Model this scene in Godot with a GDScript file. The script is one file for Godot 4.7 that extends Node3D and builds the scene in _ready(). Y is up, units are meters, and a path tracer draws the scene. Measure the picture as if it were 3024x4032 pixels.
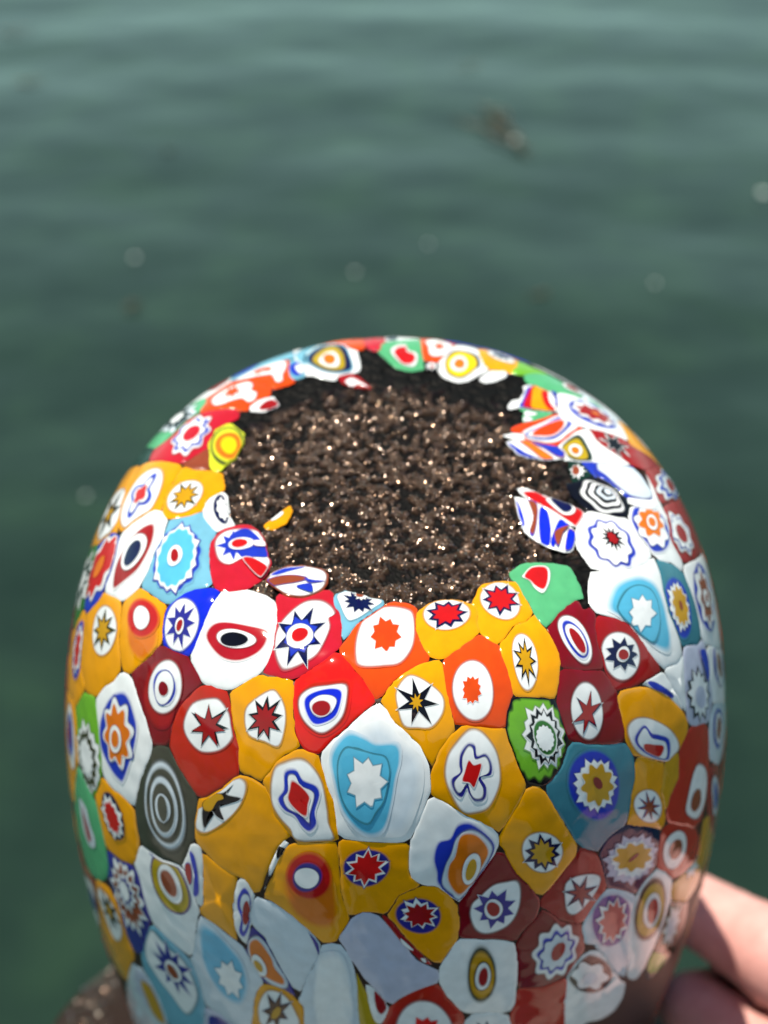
extends Node3D
# A blown-glass mosaic vase held upside down over green canal water.

const R := 0.055
const CAP_R := 0.514
const CAP_H := 1.675
const CAP_E := 2.139
const TILT := 7.0

var s_r := PackedFloat32Array()
var s_y := PackedFloat32Array()
var s_nr := PackedFloat32Array()
var s_ny := PackedFloat32Array()
var s_step := 0.0
var s_end := 0.0
var wobble := FastNoiseLite.new()
var mottle := FastNoiseLite.new()
var knobs := FastNoiseLite.new()
var rng := RandomNumberGenerator.new()
var vase: Node3D
var glass: StandardMaterial3D

func _ready() -> void:
	rng.seed = 4
	# ---- camera
	var cam := Camera3D.new()
	cam.name = "camera"
	add_child(cam)
	var turn := Basis(Vector3.RIGHT, deg_to_rad(TILT))
	cam.position = turn * Vector3(-0.001769, 0.109416, 0.114095)
	cam.rotation_degrees = Vector3(-(45.219 - TILT), 0, 0)
	var lens := CameraAttributesPhysical.new()
	lens.frustum_focal_length = 26.0
	lens.frustum_focus_distance = 0.132
	lens.exposure_aperture = 11.0
	cam.attributes = lens
	cam.fov = 46.846
	cam.near = 0.01
	cam.far = 400.0
	cam.current = true
	# ---- sky, exposure
	var env := Environment.new()
	env.background_mode = Environment.BG_SKY
	var sm := ProceduralSkyMaterial.new()
	sm.sky_top_color = Color(0.29, 0.38, 0.55)
	sm.sky_horizon_color = Color(0.75, 0.92, 0.895)
	sm.sky_curve = 0.38
	sm.ground_bottom_color = Color(0.25, 0.27, 0.26)
	sm.ground_horizon_color = Color(0.55, 0.60, 0.62)
	sm.sky_energy_multiplier = 1.06
	var sky := Sky.new()
	sky.sky_material = sm
	env.sky = sky
	env.tonemap_mode = Environment.TONE_MAPPER_LINEAR
	env.tonemap_exposure = 1.22
	env.sdfgi_enabled = true
	env.ssao_enabled = true
	env.ssil_enabled = true
	var we := WorldEnvironment.new()
	we.name = "world_environment"
	we.environment = env
	add_child(we)
	# ---- sun: high, beyond the vase, to the left
	var sun := DirectionalLight3D.new()
	sun.name = "sun"
	sun.light_energy = 1.6
	sun.light_color = Color(1.0, 0.96, 0.89)
	sun.light_angular_distance = 0.5
	sun.shadow_enabled = true
	add_child(sun)
	sun.look_at_from_position(Vector3(-0.46, 2.2, -0.44), Vector3.ZERO)

	build_water()
	build_quay()
	build_vase()
	build_floating_things()
	build_person()


# ------------------------------------------------------------------ helpers
func srgb(c: Color) -> Color:
	return c.srgb_to_linear()

func structure(o: Node) -> void:
	o.set_meta("kind", "structure")

func tag(o: Node, label: String, category: String, group := "") -> void:
	o.set_meta("label", label)
	o.set_meta("category", category)
	if group != "":
		o.set_meta("group", group)

func mesh_node(called: String, mesh: Mesh, mat: Material, parent: Node) -> MeshInstance3D:
	var o := MeshInstance3D.new()
	o.name = called
	o.mesh = mesh
	o.material_override = mat
	parent.add_child(o, true)
	return o

func array_mesh(v: PackedVector3Array, n: PackedVector3Array, c: PackedColorArray, ix: PackedInt32Array, uv := PackedVector2Array()) -> ArrayMesh:
	var a := []
	a.resize(Mesh.ARRAY_MAX)
	a[Mesh.ARRAY_VERTEX] = v
	a[Mesh.ARRAY_NORMAL] = n
	if c.size() > 0:
		a[Mesh.ARRAY_COLOR] = c
	if uv.size() > 0:
		a[Mesh.ARRAY_TEX_UV] = uv
	a[Mesh.ARRAY_INDEX] = ix
	var m := ArrayMesh.new()
	m.add_surface_from_arrays(Mesh.PRIMITIVE_TRIANGLES, a)
	return m

func noise_texture(freq: float, octaves: int, ramp: Gradient, bump := 0.0, side := 512) -> NoiseTexture2D:
	var f := FastNoiseLite.new()
	f.seed = int(freq * 1000.0) + octaves
	f.frequency = freq
	f.fractal_octaves = octaves
	var t := NoiseTexture2D.new()
	t.width = side
	t.height = side
	t.seamless = true
	t.noise = f
	if bump > 0.0:
		t.as_normal_map = true
		t.bump_strength = bump
	elif ramp:
		t.color_ramp = ramp
	return t

func ramp(cols: Array) -> Gradient:
	var g := Gradient.new()
	var o := PackedFloat32Array()
	var c := PackedColorArray()
	for k in cols.size():
		o.append(float(k) / (cols.size() - 1))
		c.append(cols[k])
	g.offsets = o
	g.colors = c
	return g


# ------------------------------------------------------------------ setting
func grid_steps(near: float, far: float, cell: float, growth: float) -> PackedFloat32Array:
	var p := PackedFloat32Array()
	var x := 0.0
	var d := cell
	while x < far:
		p.append(x)
		if x > near:
			d *= growth
		x += d
	p.append(far)
	return p

func wave(x: float, z: float, w: FastNoiseLite) -> float:
	var h := 0.017 * w.get_noise_2d(x * 0.42, z * 0.8)
	h += 0.0035 * w.get_noise_2d(x * 1.5 + z * 0.6 + 40.0, z * 2.3 - x * 0.5 + 9.0)
	h += 0.001 * w.get_noise_2d(x * 4.2 - 17.0, z * 8.0 + 3.0)
	return h

func build_water() -> void:
	var w := FastNoiseLite.new()
	w.seed = 12
	w.frequency = 1.0
	w.fractal_type = FastNoiseLite.FRACTAL_NONE
	var half := grid_steps(5.0, 90.0, 0.06, 1.12)
	var xs := PackedFloat32Array()
	for k in range(half.size() - 1, 0, -1):
		xs.append(-half[k])
	xs.append_array(half)
	var deep := grid_steps(11.0, 180.0, 0.05, 1.12)
	var zs := PackedFloat32Array()
	for d in deep:
		zs.append(0.6 - d)
	var v := PackedVector3Array()
	var n := PackedVector3Array()
	var ix := PackedInt32Array()
	var nx := xs.size()
	for j in zs.size():
		for i in nx:
			var x := xs[i]
			var z := zs[j]
			var fade := clampf(1.0 - (Vector2(x, z).length() - 14.0) / 30.0, 0.0, 1.0)
			var h := wave(x, z, w) * fade
			var e := 0.01
			var dx := (wave(x + e, z, w) * fade - h) / e
			var dz := (wave(x, z + e, w) * fade - h) / e
			v.append(Vector3(x, h, z))
			n.append(Vector3(-dx, 1, -dz).normalized())
	for j in zs.size() - 1:
		for i in nx - 1:
			var a := j * nx + i
			ix.append_array([a, a + nx + 1, a + 1, a, a + nx, a + nx + 1])
	var m := StandardMaterial3D.new()
	m.albedo_color = Color(1, 1, 1)
	m.albedo_texture = noise_texture(0.012, 4, ramp([Color(0.09, 0.155, 0.11), Color(0.115, 0.185, 0.135), Color(0.15, 0.235, 0.16)]))
	m.uv1_triplanar = true
	m.uv1_world_triplanar = true
	m.uv1_scale = Vector3(0.35, 0.35, 0.35)
	m.roughness = 0.06
	m.metallic_specular = 0.5
	var o := mesh_node("water", array_mesh(v, n, PackedColorArray(), ix), m, self)
	o.position = Vector3(0, -1.95, 0)
	structure(o)

func build_quay() -> void:
	var body := BoxMesh.new()
	body.size = Vector3(24, 0.8, 8)
	var mm := StandardMaterial3D.new()
	mm.albedo_texture = noise_texture(0.02, 5, ramp([Color(0.32, 0.31, 0.29), Color(0.44, 0.42, 0.39)]))
	mm.uv1_triplanar = true
	mm.uv1_world_triplanar = true
	mm.roughness = 0.85
	var q := mesh_node("pavement", body, mm, self)
	q.position = Vector3(0, -1.72, 4.3)
	structure(q)
	# slabs of pale stone with open joints, laid on the quay
	var tones := []
	for k in 4:
		var sl := StandardMaterial3D.new()
		var b := 0.44 + 0.03 * k
		sl.albedo_texture = noise_texture(0.03 + 0.004 * k, 5, ramp([Color(b - 0.06, b - 0.07, b - 0.10), Color(b + 0.04, b + 0.03, b)]))
		sl.uv1_triplanar = true
		sl.uv1_world_triplanar = true
		sl.uv1_scale = Vector3(2, 2, 2)
		sl.roughness = 0.8
		tones.append(sl)
	var bx := BoxMesh.new()
	bx.size = Vector3(0.592, 0.05, 0.392)
	for j in 7:
		for i in 10:
			var s := mesh_node("paving_slab", bx, tones[rng.randi() % 4], q)
			s.position = Vector3(-2.7 + i * 0.6 + (0.3 if j % 2 else 0.0), 0.425 + rng.randf() * 0.004, -3.8 + j * 0.4)


# ------------------------------------------------------------------ vase
func make_profile() -> void:
	var pr := PackedFloat32Array()
	var py := PackedFloat32Array()
	for k in 39:
		pr.append(CAP_R * k / 39.0)
		py.append(0.0)
	for k in 200:
		var t := PI / 2.0 * k / 199.0
		pr.append(CAP_R + (1.0 - CAP_R) * pow(maxf(sin(t), 0.0), 2.0 / CAP_E))
		py.append(-CAP_H * (1.0 - pow(maxf(cos(t), 0.0), 2.0 / CAP_E)))
	for k in range(1, 80):
		var z := 1.2 * k / 79.0
		pr.append(1.0)
		py.append(-CAP_H - z)
	var ps := PackedFloat32Array([0.0])
	for k in range(1, pr.size()):
		ps.append(ps[k - 1] + Vector2(pr[k] - pr[k - 1], py[k] - py[k - 1]).length())
	s_end = ps[ps.size() - 1]
	var count := 1200
	s_step = s_end / (count - 1)
	var at := 0
	for k in count:
		var s := k * s_step
		while at < ps.size() - 2 and ps[at + 1] < s:
			at += 1
		var f := (s - ps[at]) / (ps[at + 1] - ps[at])
		s_r.append(lerpf(pr[at], pr[at + 1], f) * R)
		s_y.append(lerpf(py[at], py[at + 1], f) * R)
	for k in count:
		var a := maxi(k - 12, 0)
		var b := mini(k + 12, count - 1)
		var t := Vector2(s_r[b] - s_r[a], s_y[b] - s_y[a]).normalized()
		s_nr.append(-t.y)
		s_ny.append(t.x)
	s_step *= R
	s_end *= R

func prof(s: float) -> Array:
	var k := clampf(s / s_step, 0.0, s_r.size() - 1.001)
	var i := int(k)
	var f := k - i
	return [lerpf(s_r[i], s_r[i + 1], f), lerpf(s_y[i], s_y[i + 1], f), lerpf(s_nr[i], s_nr[i + 1], f), lerpf(s_ny[i], s_ny[i + 1], f)]

var PAL := {
	"yellow": Color8(228, 154, 2), "ochre": Color8(196, 146, 14), "lemon": Color8(226, 198, 20), "limeyellow": Color8(205, 212, 48), "olive": Color8(178, 152, 28),
	"amber": Color8(214, 112, 22), "orange": Color8(218, 74, 20), "orange_red": Color8(228, 66, 20), "scarlet": Color8(222, 34, 28), "red": Color8(188, 24, 26),
	"crimson": Color8(186, 30, 46), "darkred": Color8(152, 24, 28), "red_wine": Color8(168, 28, 38), "maroon": Color8(122, 20, 28), "brick": Color8(180, 40, 22), "rust": Color8(140, 66, 40), "rose": Color8(188, 92, 88),
	"white": Color8(232, 235, 237), "mist": Color8(205, 216, 226), "lilac": Color8(186, 190, 212), "skyblue": Color8(84, 176, 212), "lightblue": Color8(112, 172, 196), "teal": Color8(58, 122, 140),
	"blue": Color8(34, 56, 178), "royal": Color8(22, 44, 204), "indigo": Color8(44, 44, 138), "navy": Color8(20, 22, 68), "black": Color8(16, 17, 22), "olive_black": Color8(58, 56, 26),
	"bottle": Color8(26, 52, 42), "green": Color8(52, 112, 44), "jade": Color8(84, 168, 116), "lime": Color8(108, 172, 44), "smoke": Color8(66, 68, 58), "umber": Color8(72, 42, 26),
}

# heights over the bare glass, in a cell with its centre, its reach in 60 directions and its own swelling
func cell_reach(rad: PackedFloat32Array, x: float, y: float) -> float:
	var k := fposmod(atan2(y, x) / TAU, 1.0) * rad.size()
	var i := int(k) % rad.size()
	return lerpf(rad[i], rad[(i + 1) % rad.size()], k - floorf(k))

func cell_height(rad: PackedFloat32Array, x: float, y: float, swell: float) -> float:
	var l := sqrt(x * x + y * y)
	var rb := cell_reach(rad, x, y)
	var d := maxf(rb - l, 0.0)
	return 0.00007 * (1.0 - exp(-d / 0.00014)) + swell * (1.0 - exp(-d / 0.0018)) + 0.000035 * wobble.get_noise_2d(x + swell * 5000.0, y)

func cell_point(th: float, sc: float, rad: PackedFloat32Array, swell: float, x: float, y: float, lift: float, out_v: PackedVector3Array, out_n: PackedVector3Array) -> void:
	var p := prof(sc + y)
	var an: float = th + x / p[0]
	var sn := sin(an)
	var cs := cos(an)
	var nor := Vector3(sn * p[2], p[3], cs * p[2])
	var tx := Vector3(cs, 0, -sn)
	var ty := Vector3(sn * p[3], -p[2], cs * p[3])
	var h := cell_height(rad, x, y, swell)
	var e := 0.00006
	var hx := (cell_height(rad, x + e, y, swell) - h) / e
	var hy := (cell_height(rad, x, y + e, swell) - h) / e
	hx = clampf(hx, -2.0, 2.0)
	hy = clampf(hy, -2.0, 2.0)
	out_v.append(Vector3(p[0] * sn, p[1], p[0] * cs) + nor * (h + lift))
	out_n.append((nor - tx * hx - ty * hy).normalized())

func fan(th: float, sc: float, rad: PackedFloat32Array, swell: float, ring: PackedVector2Array, mid: Vector2, fr: Array, lift: float, inner: Color, outer: Color, around: Color, soft: int, shade_seed: float) -> ArrayMesh:
	var v := PackedVector3Array()
	var n := PackedVector3Array()
	var c := PackedColorArray()
	var ix := PackedInt32Array()
	var cnt := ring.size()
	for k in fr.size():
		var f: float = fr[k]
		for i in (cnt if f > 0.0 else 1):
			var q := mid + (ring[i] - mid) * f
			if f > 1.0:
				q = inside_cell(rad, q)
			cell_point(th, sc, rad, swell, q.x, q.y, lift, v, n)
			var col := inner
			if k < soft:
				col = outer if k > 0 else around
			var m := 1.0 + 0.09 * mottle.get_noise_3d(q.x + shade_seed, q.y, shade_seed * 3.0)
			c.append(Color(col.r * m, col.g * m, col.b * m))
	for k in fr.size() - 1:
		var a := k * cnt
		var b := a + cnt
		for i in cnt:
			var i2 := (i + 1) % cnt
			if fr[k + 1] > 0.0:
				ix.append_array([a + i, a + i2, b + i2, a + i, b + i2, b + i])
			else:
				ix.append_array([a + i, a + i2, b])
	return array_mesh(v, n, c, ix)

func inside_cell(rad: PackedFloat32Array, q: Vector2) -> Vector2:
	var rb := cell_reach(rad, q.x, q.y) * 0.965
	var l := q.length()
	return q * (rb / l) if l > rb else q

func outline(layer: Array) -> PackedVector2Array:
	var out := PackedVector2Array()
	var d: Array = layer[1]
	var u := 0.00001
	if layer[0] == "P":
		var pts := PackedVector2Array()
		for k in d.size() / 2:
			pts.append(Vector2(d[k * 2], d[k * 2 + 1]) * u)
		var m := pts.size()
		for k in m:
			for t in 4:
				out.append(pts[k].cubic_interpolate(pts[(k + 1) % m], pts[(k + m - 1) % m], pts[(k + 2) % m], t / 4.0))
		return out
	var mid := Vector2(d[0], d[1]) * u
	var a := Vector2(d[2], d[3]) * u
	var b := Vector2(d[4], d[5]) * u
	var n: int = layer[3]
	var amp: float = layer[4]
	var cnt := 40
	if layer[0] == "S":
		cnt = n * 6
	elif layer[0] == "W":
		cnt = maxi(n * 8, 40)
	var uneven := float(absi(int(d[0])) % 17)
	for k in cnt:
		var an := TAU * k / cnt
		var r := 1.0
		if layer[0] == "S":
			var t := absf(fposmod(an / TAU * n, 1.0) * 2.0 - 1.0)
			var tip := 1.0 + 0.09 * sin(floorf(an / TAU * n + 0.5) * 2.4 + uneven)
			# straight flanks between a tip and a notch
			var ph := PI / n * (1.0 - t)
			r = amp * tip * sin(PI / n) / (amp * sin(PI / n - ph) + tip * sin(ph)) if t < 1.0 else tip
		elif layer[0] == "W":
			r = 1.0 - amp + amp * cos(an * n) + 0.03 * sin(an * 2.0 + uneven)
		else:
			r = 1.0 + 0.03 * sin(an * 2.0 + uneven) + 0.02 * sin(an * 3.0 + uneven * 2.0)
		out.append(mid + a * (cos(an) * r) + b * (sin(an) * r))
	return out

func bleed(below: Color, own: Color) -> Color:
	# where two rods of glass fuse, their dyes run into a thin darker line
	var c := below.lerp(own, 0.25)
	var k := 0.5 if minf(own.r, minf(own.g, own.b)) > 0.5 and below.get_luminance() < 0.42 else 1.0
	return Color(c.r * k, c.g * k, c.b * k)

const LAYER_NAMES := {"E": "ring", "S": "star", "W": "flower", "P": "inlay"}

func add_mosaic_piece(row: Array) -> void:
	var th: float = row[0] * 0.0001
	var sc: float = row[1] * 0.00001
	var rad := PackedFloat32Array()
	var least := 1.0
	for x in row[2]:
		rad.append(x * 0.00001)
		least = minf(least, x * 0.00001)
	var col: Color = srgb(PAL[row[3]])
	var swell := 0.00006 + 0.00009 * rng.randf()
	var ring := PackedVector2Array()
	for k in 60:
		var an := TAU * k / 60
		ring.append(Vector2(cos(an), sin(an)) * cell_reach(rad, cos(an), sin(an)))
	var o := mesh_node("mosaic_piece", fan(th, sc, rad, swell, ring, Vector2.ZERO, [1.0, 0.985, 0.965, 0.935, 0.89, 0.82, 0.72, 0.58, 0.42, 0.22, 0.0], 0.0, col, col, col, 0, float(rng.randi() % 1000)), glass, vase)
	var below := col
	var lift := 0.00005
	for layer in row[4]:
		var ln := outline(layer)
		var mid := Vector2.ZERO
		for k in ln.size():
			ln[k] = inside_cell(rad, ln[k])
			mid += ln[k]
		mid /= ln.size()
		var lc: Color = srgb(PAL[layer[2]])
		var fe: float = layer[layer.size() - 1]
		var fr := [1.05, 1.0]
		if fe > 0.12:
			fr.append_array([1.0 - fe * 0.5, 1.0 - fe])
		else:
			fr.append(1.0 - fe)
		var last: float = fr[fr.size() - 1]
		fr.append_array([last * 0.8, last * 0.55, last * 0.28, 0.0])
		var part := mesh_node(LAYER_NAMES[layer[0]], fan(th, sc, rad, swell, ln, mid, fr, lift, lc, bleed(below, lc), below, 2, float(rng.randi() % 1000)), glass, o)
		part.set_meta("layer", 1)
		below = lc
		lift += 0.00005

func hidden_motif(row: Array) -> void:
	# the cells on the far side: canes cut from the same bundles
	var bases := ["yellow", "white", "darkred", "yellow", "orange", "white", "lightblue", "jade", "crimson", "royal", "maroon", "mist", "brick", "yellow", "scarlet"]
	row[3] = bases[rng.randi() % bases.size()]
	var small := 1e9
	for x in row[2]:
		small = minf(small, x)
	var q := clampf(small, 120.0, 520.0) * rng.randf_range(0.78, 0.98)
	var an := rng.randf() * TAU
	var ax := Vector2(cos(an), sin(an)) * q
	var ay := Vector2(-sin(an), cos(an)) * q * rng.randf_range(0.75, 1.0)
	var fr := func(k: float) -> Array: return [0, 0, int(ax.x * k), int(ax.y * k), int(ay.x * k), int(ay.y * k)]
	var dark: String = ["navy", "black", "indigo", "blue"][rng.randi() % 4]
	var warm: String = ["red", "darkred", "ochre", "amber"][rng.randi() % 4]
	var paper: String = "white" if row[3] != "white" and row[3] != "mist" else dark
	match rng.randi() % 4:
		0:
			var k := rng.randi_range(7, 10)
			row[4] = [["E", fr.call(1.0), "white", 0, 0, 0.07], ["S", fr.call(0.95), dark, k, 0.52, 0.05], ["S", fr.call(0.68), warm, k, 0.6, 0.05]]
		1:
			row[4] = [["E", fr.call(1.0), paper, 0, 0, 0.07], ["E", fr.call(0.78), "blue", 0, 0, 0.07], ["E", fr.call(0.62), "white", 0, 0, 0.07], ["E", fr.call(0.34), warm, 0, 0, 0.1]]
		2:
			row[4] = [["W", fr.call(1.0), paper, 8, 0.1, 0.06], ["W", fr.call(0.86), "white", 8, 0.11, 0.06], ["W", fr.call(0.7), warm, 8, 0.13, 0.06], ["E", fr.call(0.25), "white", 0, 0, 0.1]]
		_:
			row[4] = [["E", fr.call(1.0), dark, 0, 0, 0.07], ["S", fr.call(0.95), "white", 11, 0.7, 0.05], ["S", fr.call(0.76), warm, 11, 0.7, 0.05]]

func crust(p: Vector3) -> float:
	# where copper crystals have grown: clusters with black glass between them
	return knobs.get_noise_3dv(p) + 0.45 * knobs.get_noise_3dv(p * 2.6 + Vector3.ONE)

func crust_edge(p: Vector3) -> float:
	# the crystals stop short of the mosaic on the far side, along a ragged line
	var off := Vector2(p.x / R + 0.03, p.z / R - 0.09).length()
	return smoothstep(0.47, 0.40, off + 0.05 * knobs.get_noise_3dv(p * 0.5) + 0.03 * knobs.get_noise_3dv(p * 1.3))

func bottom_lift(p: Vector3, s: float) -> float:
	var c := crust(p)
	return -0.0007 + 0.00055 * smoothstep(-0.35, 0.30, c) + 0.00012 * knobs.get_noise_3dv(p * 7.0)

func build_bottom() -> void:
	var rows := 150
	var cnt := 540
	var st := SurfaceTool.new()
	st.begin(Mesh.PRIMITIVE_TRIANGLES)
	var brown := Color(0.052, 0.031, 0.021)
	var black := Color(0.006, 0.005, 0.007)
	for k in rows + 1:
		var s := 0.58 * R * k / rows
		var pf := prof(s)
		for i in cnt:
			var an := TAU * i / cnt
			var p := Vector3(pf[0] * sin(an), pf[1], pf[0] * cos(an))
			var edge := crust_edge(p)
			var c := smoothstep(-0.22, 0.02, crust(p)) * edge
			p.y += bottom_lift(p, s) * lerpf(0.4, 1.0, edge) - (0.0 if k < rows else 0.002)
			var g := 1.0 + 0.5 * mottle.get_noise_3dv(p * 6.0)
			st.set_color(Color(lerpf(black.r, brown.r * g, c), lerpf(black.g, brown.g * g, c), lerpf(black.b, brown.b * g, c)))
			st.add_vertex(p)
	for k in rows:
		for i in cnt:
			var a := k * cnt + i
			var b := k * cnt + (i + 1) % cnt
			for x in [a, b + cnt, b, a, a + cnt, b + cnt]:
				st.add_index(x)
	st.generate_normals()
	var m := StandardMaterial3D.new()
	m.vertex_color_use_as_albedo = true
	m.roughness = 0.5
	m.metallic_specular = 0.16
	var o := mesh_node("bare_bottom", st.commit(), m, vase)
	o.set_meta("label", "bare brown bottom crusted with glittering copper crystals")

func build_vase() -> void:
	make_profile()
	wobble.seed = 3
	wobble.frequency = 260.0
	wobble.fractal_octaves = 1
	mottle.seed = 8
	mottle.frequency = 420.0
	mottle.fractal_octaves = 2
	knobs.seed = 21
	knobs.frequency = 470.0
	knobs.fractal_octaves = 2
	vase = Node3D.new()
	vase.name = "glass_vase"
	add_child(vase)
	vase.rotation_degrees.x = TILT
	tag(vase, "millefiori glass vase held upside down, colourful flower mosaic round a bare glittering brown bottom", "vase")
	glass = StandardMaterial3D.new()
	glass.vertex_color_use_as_albedo = true
	glass.albedo_texture = noise_texture(0.012, 3, ramp([Color(0.95, 0.95, 0.95), Color(0.98, 0.98, 0.98), Color(1, 1, 1)]))
	glass.uv1_triplanar = true
	glass.uv1_scale = Vector3(70, 70, 70)
	glass.roughness = 0.045
	glass.metallic_specular = 0.42
	build_body()
	build_bottom()
	for row in CELLS:
		if row[3] == "":
			hidden_motif(row)
		add_mosaic_piece(row)

func build_body() -> void:
	# full outline: bottom, belly, neck, flared mouth, then back up inside
	var line := []
	var s := 0.0
	while s < s_end:
		var p := prof(s)
		line.append([p[0], p[1], s])
		s += 0.0004 if s < 0.62 * R else 0.0012
	var r1: float = line[line.size() - 1][0]
	var y1: float = line[line.size() - 1][1]
	var c := Curve2D.new()
	c.add_point(Vector2(r1, y1), Vector2.ZERO, Vector2(0.001, -0.004))
	c.add_point(Vector2(1.36 * R, -3.18 * R), Vector2(-0.010, 0.005), Vector2.ZERO)
	var ln := c.get_baked_length()
	for k in range(1, 60):
		var q := c.sample_baked(ln * k / 59.0)
		line.append([q.x, q.y, s_end + ln * k / 59.0])
	var outer := line.size()
	for k in range(outer - 1, 60, -6):
		line.append([maxf(line[k][0] - 0.0035, 0.002), line[k][1] + (0.0035 if line[k][1] > -0.05 else 0.001) * -1.0, -1.0])
	var cnt := 360
	var v := PackedVector3Array()
	var ix := PackedInt32Array()
	for k in line.size():
		var flare := clampf((-line[k][1] / R - 2.75) / 0.43, 0.0, 1.0)
		for i in cnt:
			var an := TAU * i / cnt
			var r: float = line[k][0] * (1.0 + flare * flare * (0.10 * cos(5.0 * (an + 1.31)) + 0.015 * sin(an * 11.0)))
			var y: float = line[k][1] + flare * flare * 0.005 * cos(5.0 * (an + 1.31))
			var p := Vector3(r * sin(an), y, r * cos(an))
			if line[k][2] >= 0.0 and line[k][2] < 0.62 * R:
				p.y -= 0.0003 + 0.0016 * (1.0 - smoothstep(0.40 * R, 0.60 * R, line[k][2]))
			v.append(p)
	for k in line.size() - 1:
		for i in cnt:
			var a := k * cnt + i
			var b := k * cnt + (i + 1) % cnt
			ix.append_array([a, b + cnt, b, a, a + cnt, b + cnt])
	var st := SurfaceTool.new()
	st.begin(Mesh.PRIMITIVE_TRIANGLES)
	for p in v:
		st.add_vertex(p)
	for k in ix:
		st.add_index(k)
	st.generate_normals()
	var m := StandardMaterial3D.new()
	m.albedo_texture = noise_texture(0.09, 4, ramp([Color(0.10, 0.07, 0.06), Color(0.17, 0.12, 0.10), Color(0.24, 0.17, 0.14)]))
	m.uv1_triplanar = true
	m.uv1_scale = Vector3(60, 60, 60)
	m.roughness = 0.42
	m.metallic_specular = 0.25
	mesh_node("body", st.commit(), m, vase)
	add_glitter(line, outer)

func add_glitter(line: Array, outer: int) -> void:
	var q := ArrayMesh.new()
	var st := SurfaceTool.new()
	st.begin(Mesh.PRIMITIVE_TRIANGLES)
	for k in 6:
		st.add_vertex(Vector3.ZERO)
		st.add_vertex(Vector3(cos(TAU * k / 6.0), 0, sin(TAU * k / 6.0)))
		st.add_vertex(Vector3(cos(TAU * (k + 1) / 6.0), 0, sin(TAU * (k + 1) / 6.0)))
	st.generate_normals()
	q = st.commit()
	var mat := StandardMaterial3D.new()
	mat.vertex_color_use_as_albedo = true
	mat.metallic = 1.0
	mat.roughness = 0.24
	var xf := []
	var cols := []
	var tries := 0
	while xf.size() < 86000 and tries < 400000:
		tries += 1
		var on_rim := xf.size() > 66000
		var p: Vector3
		var nor: Vector3
		var size := 0.000024 + 0.00008 * pow(rng.randf(), 7.0)
		if not on_rim:
			var s := sqrt(rng.randf()) * 0.56 * R
			var an := rng.randf() * TAU
			var pf := prof(s)
			p = Vector3(pf[0] * sin(an), pf[1], pf[0] * cos(an))
			if crust(p) < -0.12 or crust_edge(p) < 0.3 + 0.6 * rng.randf():
				continue
			p.y += bottom_lift(p, s) + 0.00005
			nor = Vector3(sin(an) * pf[2], pf[3], cos(an) * pf[2])
		else:
			var k := rng.randi_range(outer - 36, outer - 2)
			var an := rng.randf() * TAU
			var a: Array = line[k]
			var b: Array = line[k + 1]
			var flare := clampf((-a[1] / R - 2.75) / 0.43, 0.0, 1.0)
			var r: float = a[0] * (1.0 + flare * flare * (0.10 * cos(5.0 * (an + 1.31)) + 0.015 * sin(an * 11.0)))
			var t := Vector2(b[0] - a[0], b[1] - a[1]).normalized()
			nor = Vector3(sin(an) * -t.y, t.x, cos(an) * -t.y)
			p = Vector3(r * sin(an), a[1] + flare * flare * 0.005 * cos(5.0 * (an + 1.31)), r * cos(an)) + nor * 0.0002
			size *= 4.5
		var up := (nor + Vector3(rng.randfn(), rng.randfn(), rng.randfn()) * 0.55).normalized()
		var side := up.cross(Vector3(rng.randf() - 0.5, rng.randf() - 0.5, rng.randf() - 0.5)).normalized()
		xf.append(Transform3D(Basis(side * size, up * size, side.cross(up) * size), p))
		var w := rng.randf()
		cols.append(Color(0.40 + 0.40 * w * w, 0.26 + 0.40 * w * w, 0.18 + 0.40 * w * w))
	var mm := MultiMesh.new()
	mm.transform_format = MultiMesh.TRANSFORM_3D
	mm.use_colors = true
	mm.mesh = q
	mm.instance_count = xf.size()
	for k in xf.size():
		mm.set_instance_transform(k, xf[k])
		mm.set_instance_color(k, cols[k])
	var o := MultiMeshInstance3D.new()
	o.name = "copper_glitter"
	o.multimesh = mm
	o.material_override = mat
	o.set_meta("kind", "stuff")
	vase.add_child(o, true)

# ------------------------------------------------------------------ afloat
func blade_mesh(length: float, width: float, bend: float, seed_at: float) -> ArrayMesh:
	var v := PackedVector3Array()
	var ix := PackedInt32Array()
	var cnt := 14
	for k in cnt + 1:
		var t := float(k) / cnt
		var w := width * sin(PI * clampf(t * 0.94 + 0.04, 0.0, 1.0)) * (1.0 + 0.25 * sin(t * 19.0 + seed_at)) + 0.0015
		var mid := Vector3(length * (t - 0.5), 0.004 * sin(t * 9.0 + seed_at), bend * length * sin(t * PI * 1.3 + seed_at))
		for q in [Vector3(0, 0, -w), Vector3(0, 0.0022, 0), Vector3(0, 0, w), Vector3(0, -0.0022, 0)]:
			v.append(mid + q)
	for k in cnt:
		for i in 4:
			var a := k * 4 + i
			var b := k * 4 + (i + 1) % 4
			ix.append_array([a, b, b + 4, a, b + 4, a + 4])
	var st := SurfaceTool.new()
	st.begin(Mesh.PRIMITIVE_TRIANGLES)
	for p in v:
		st.add_vertex(p)
	for k in ix:
		st.add_index(k)
	st.generate_normals()
	return st.commit()

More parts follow.
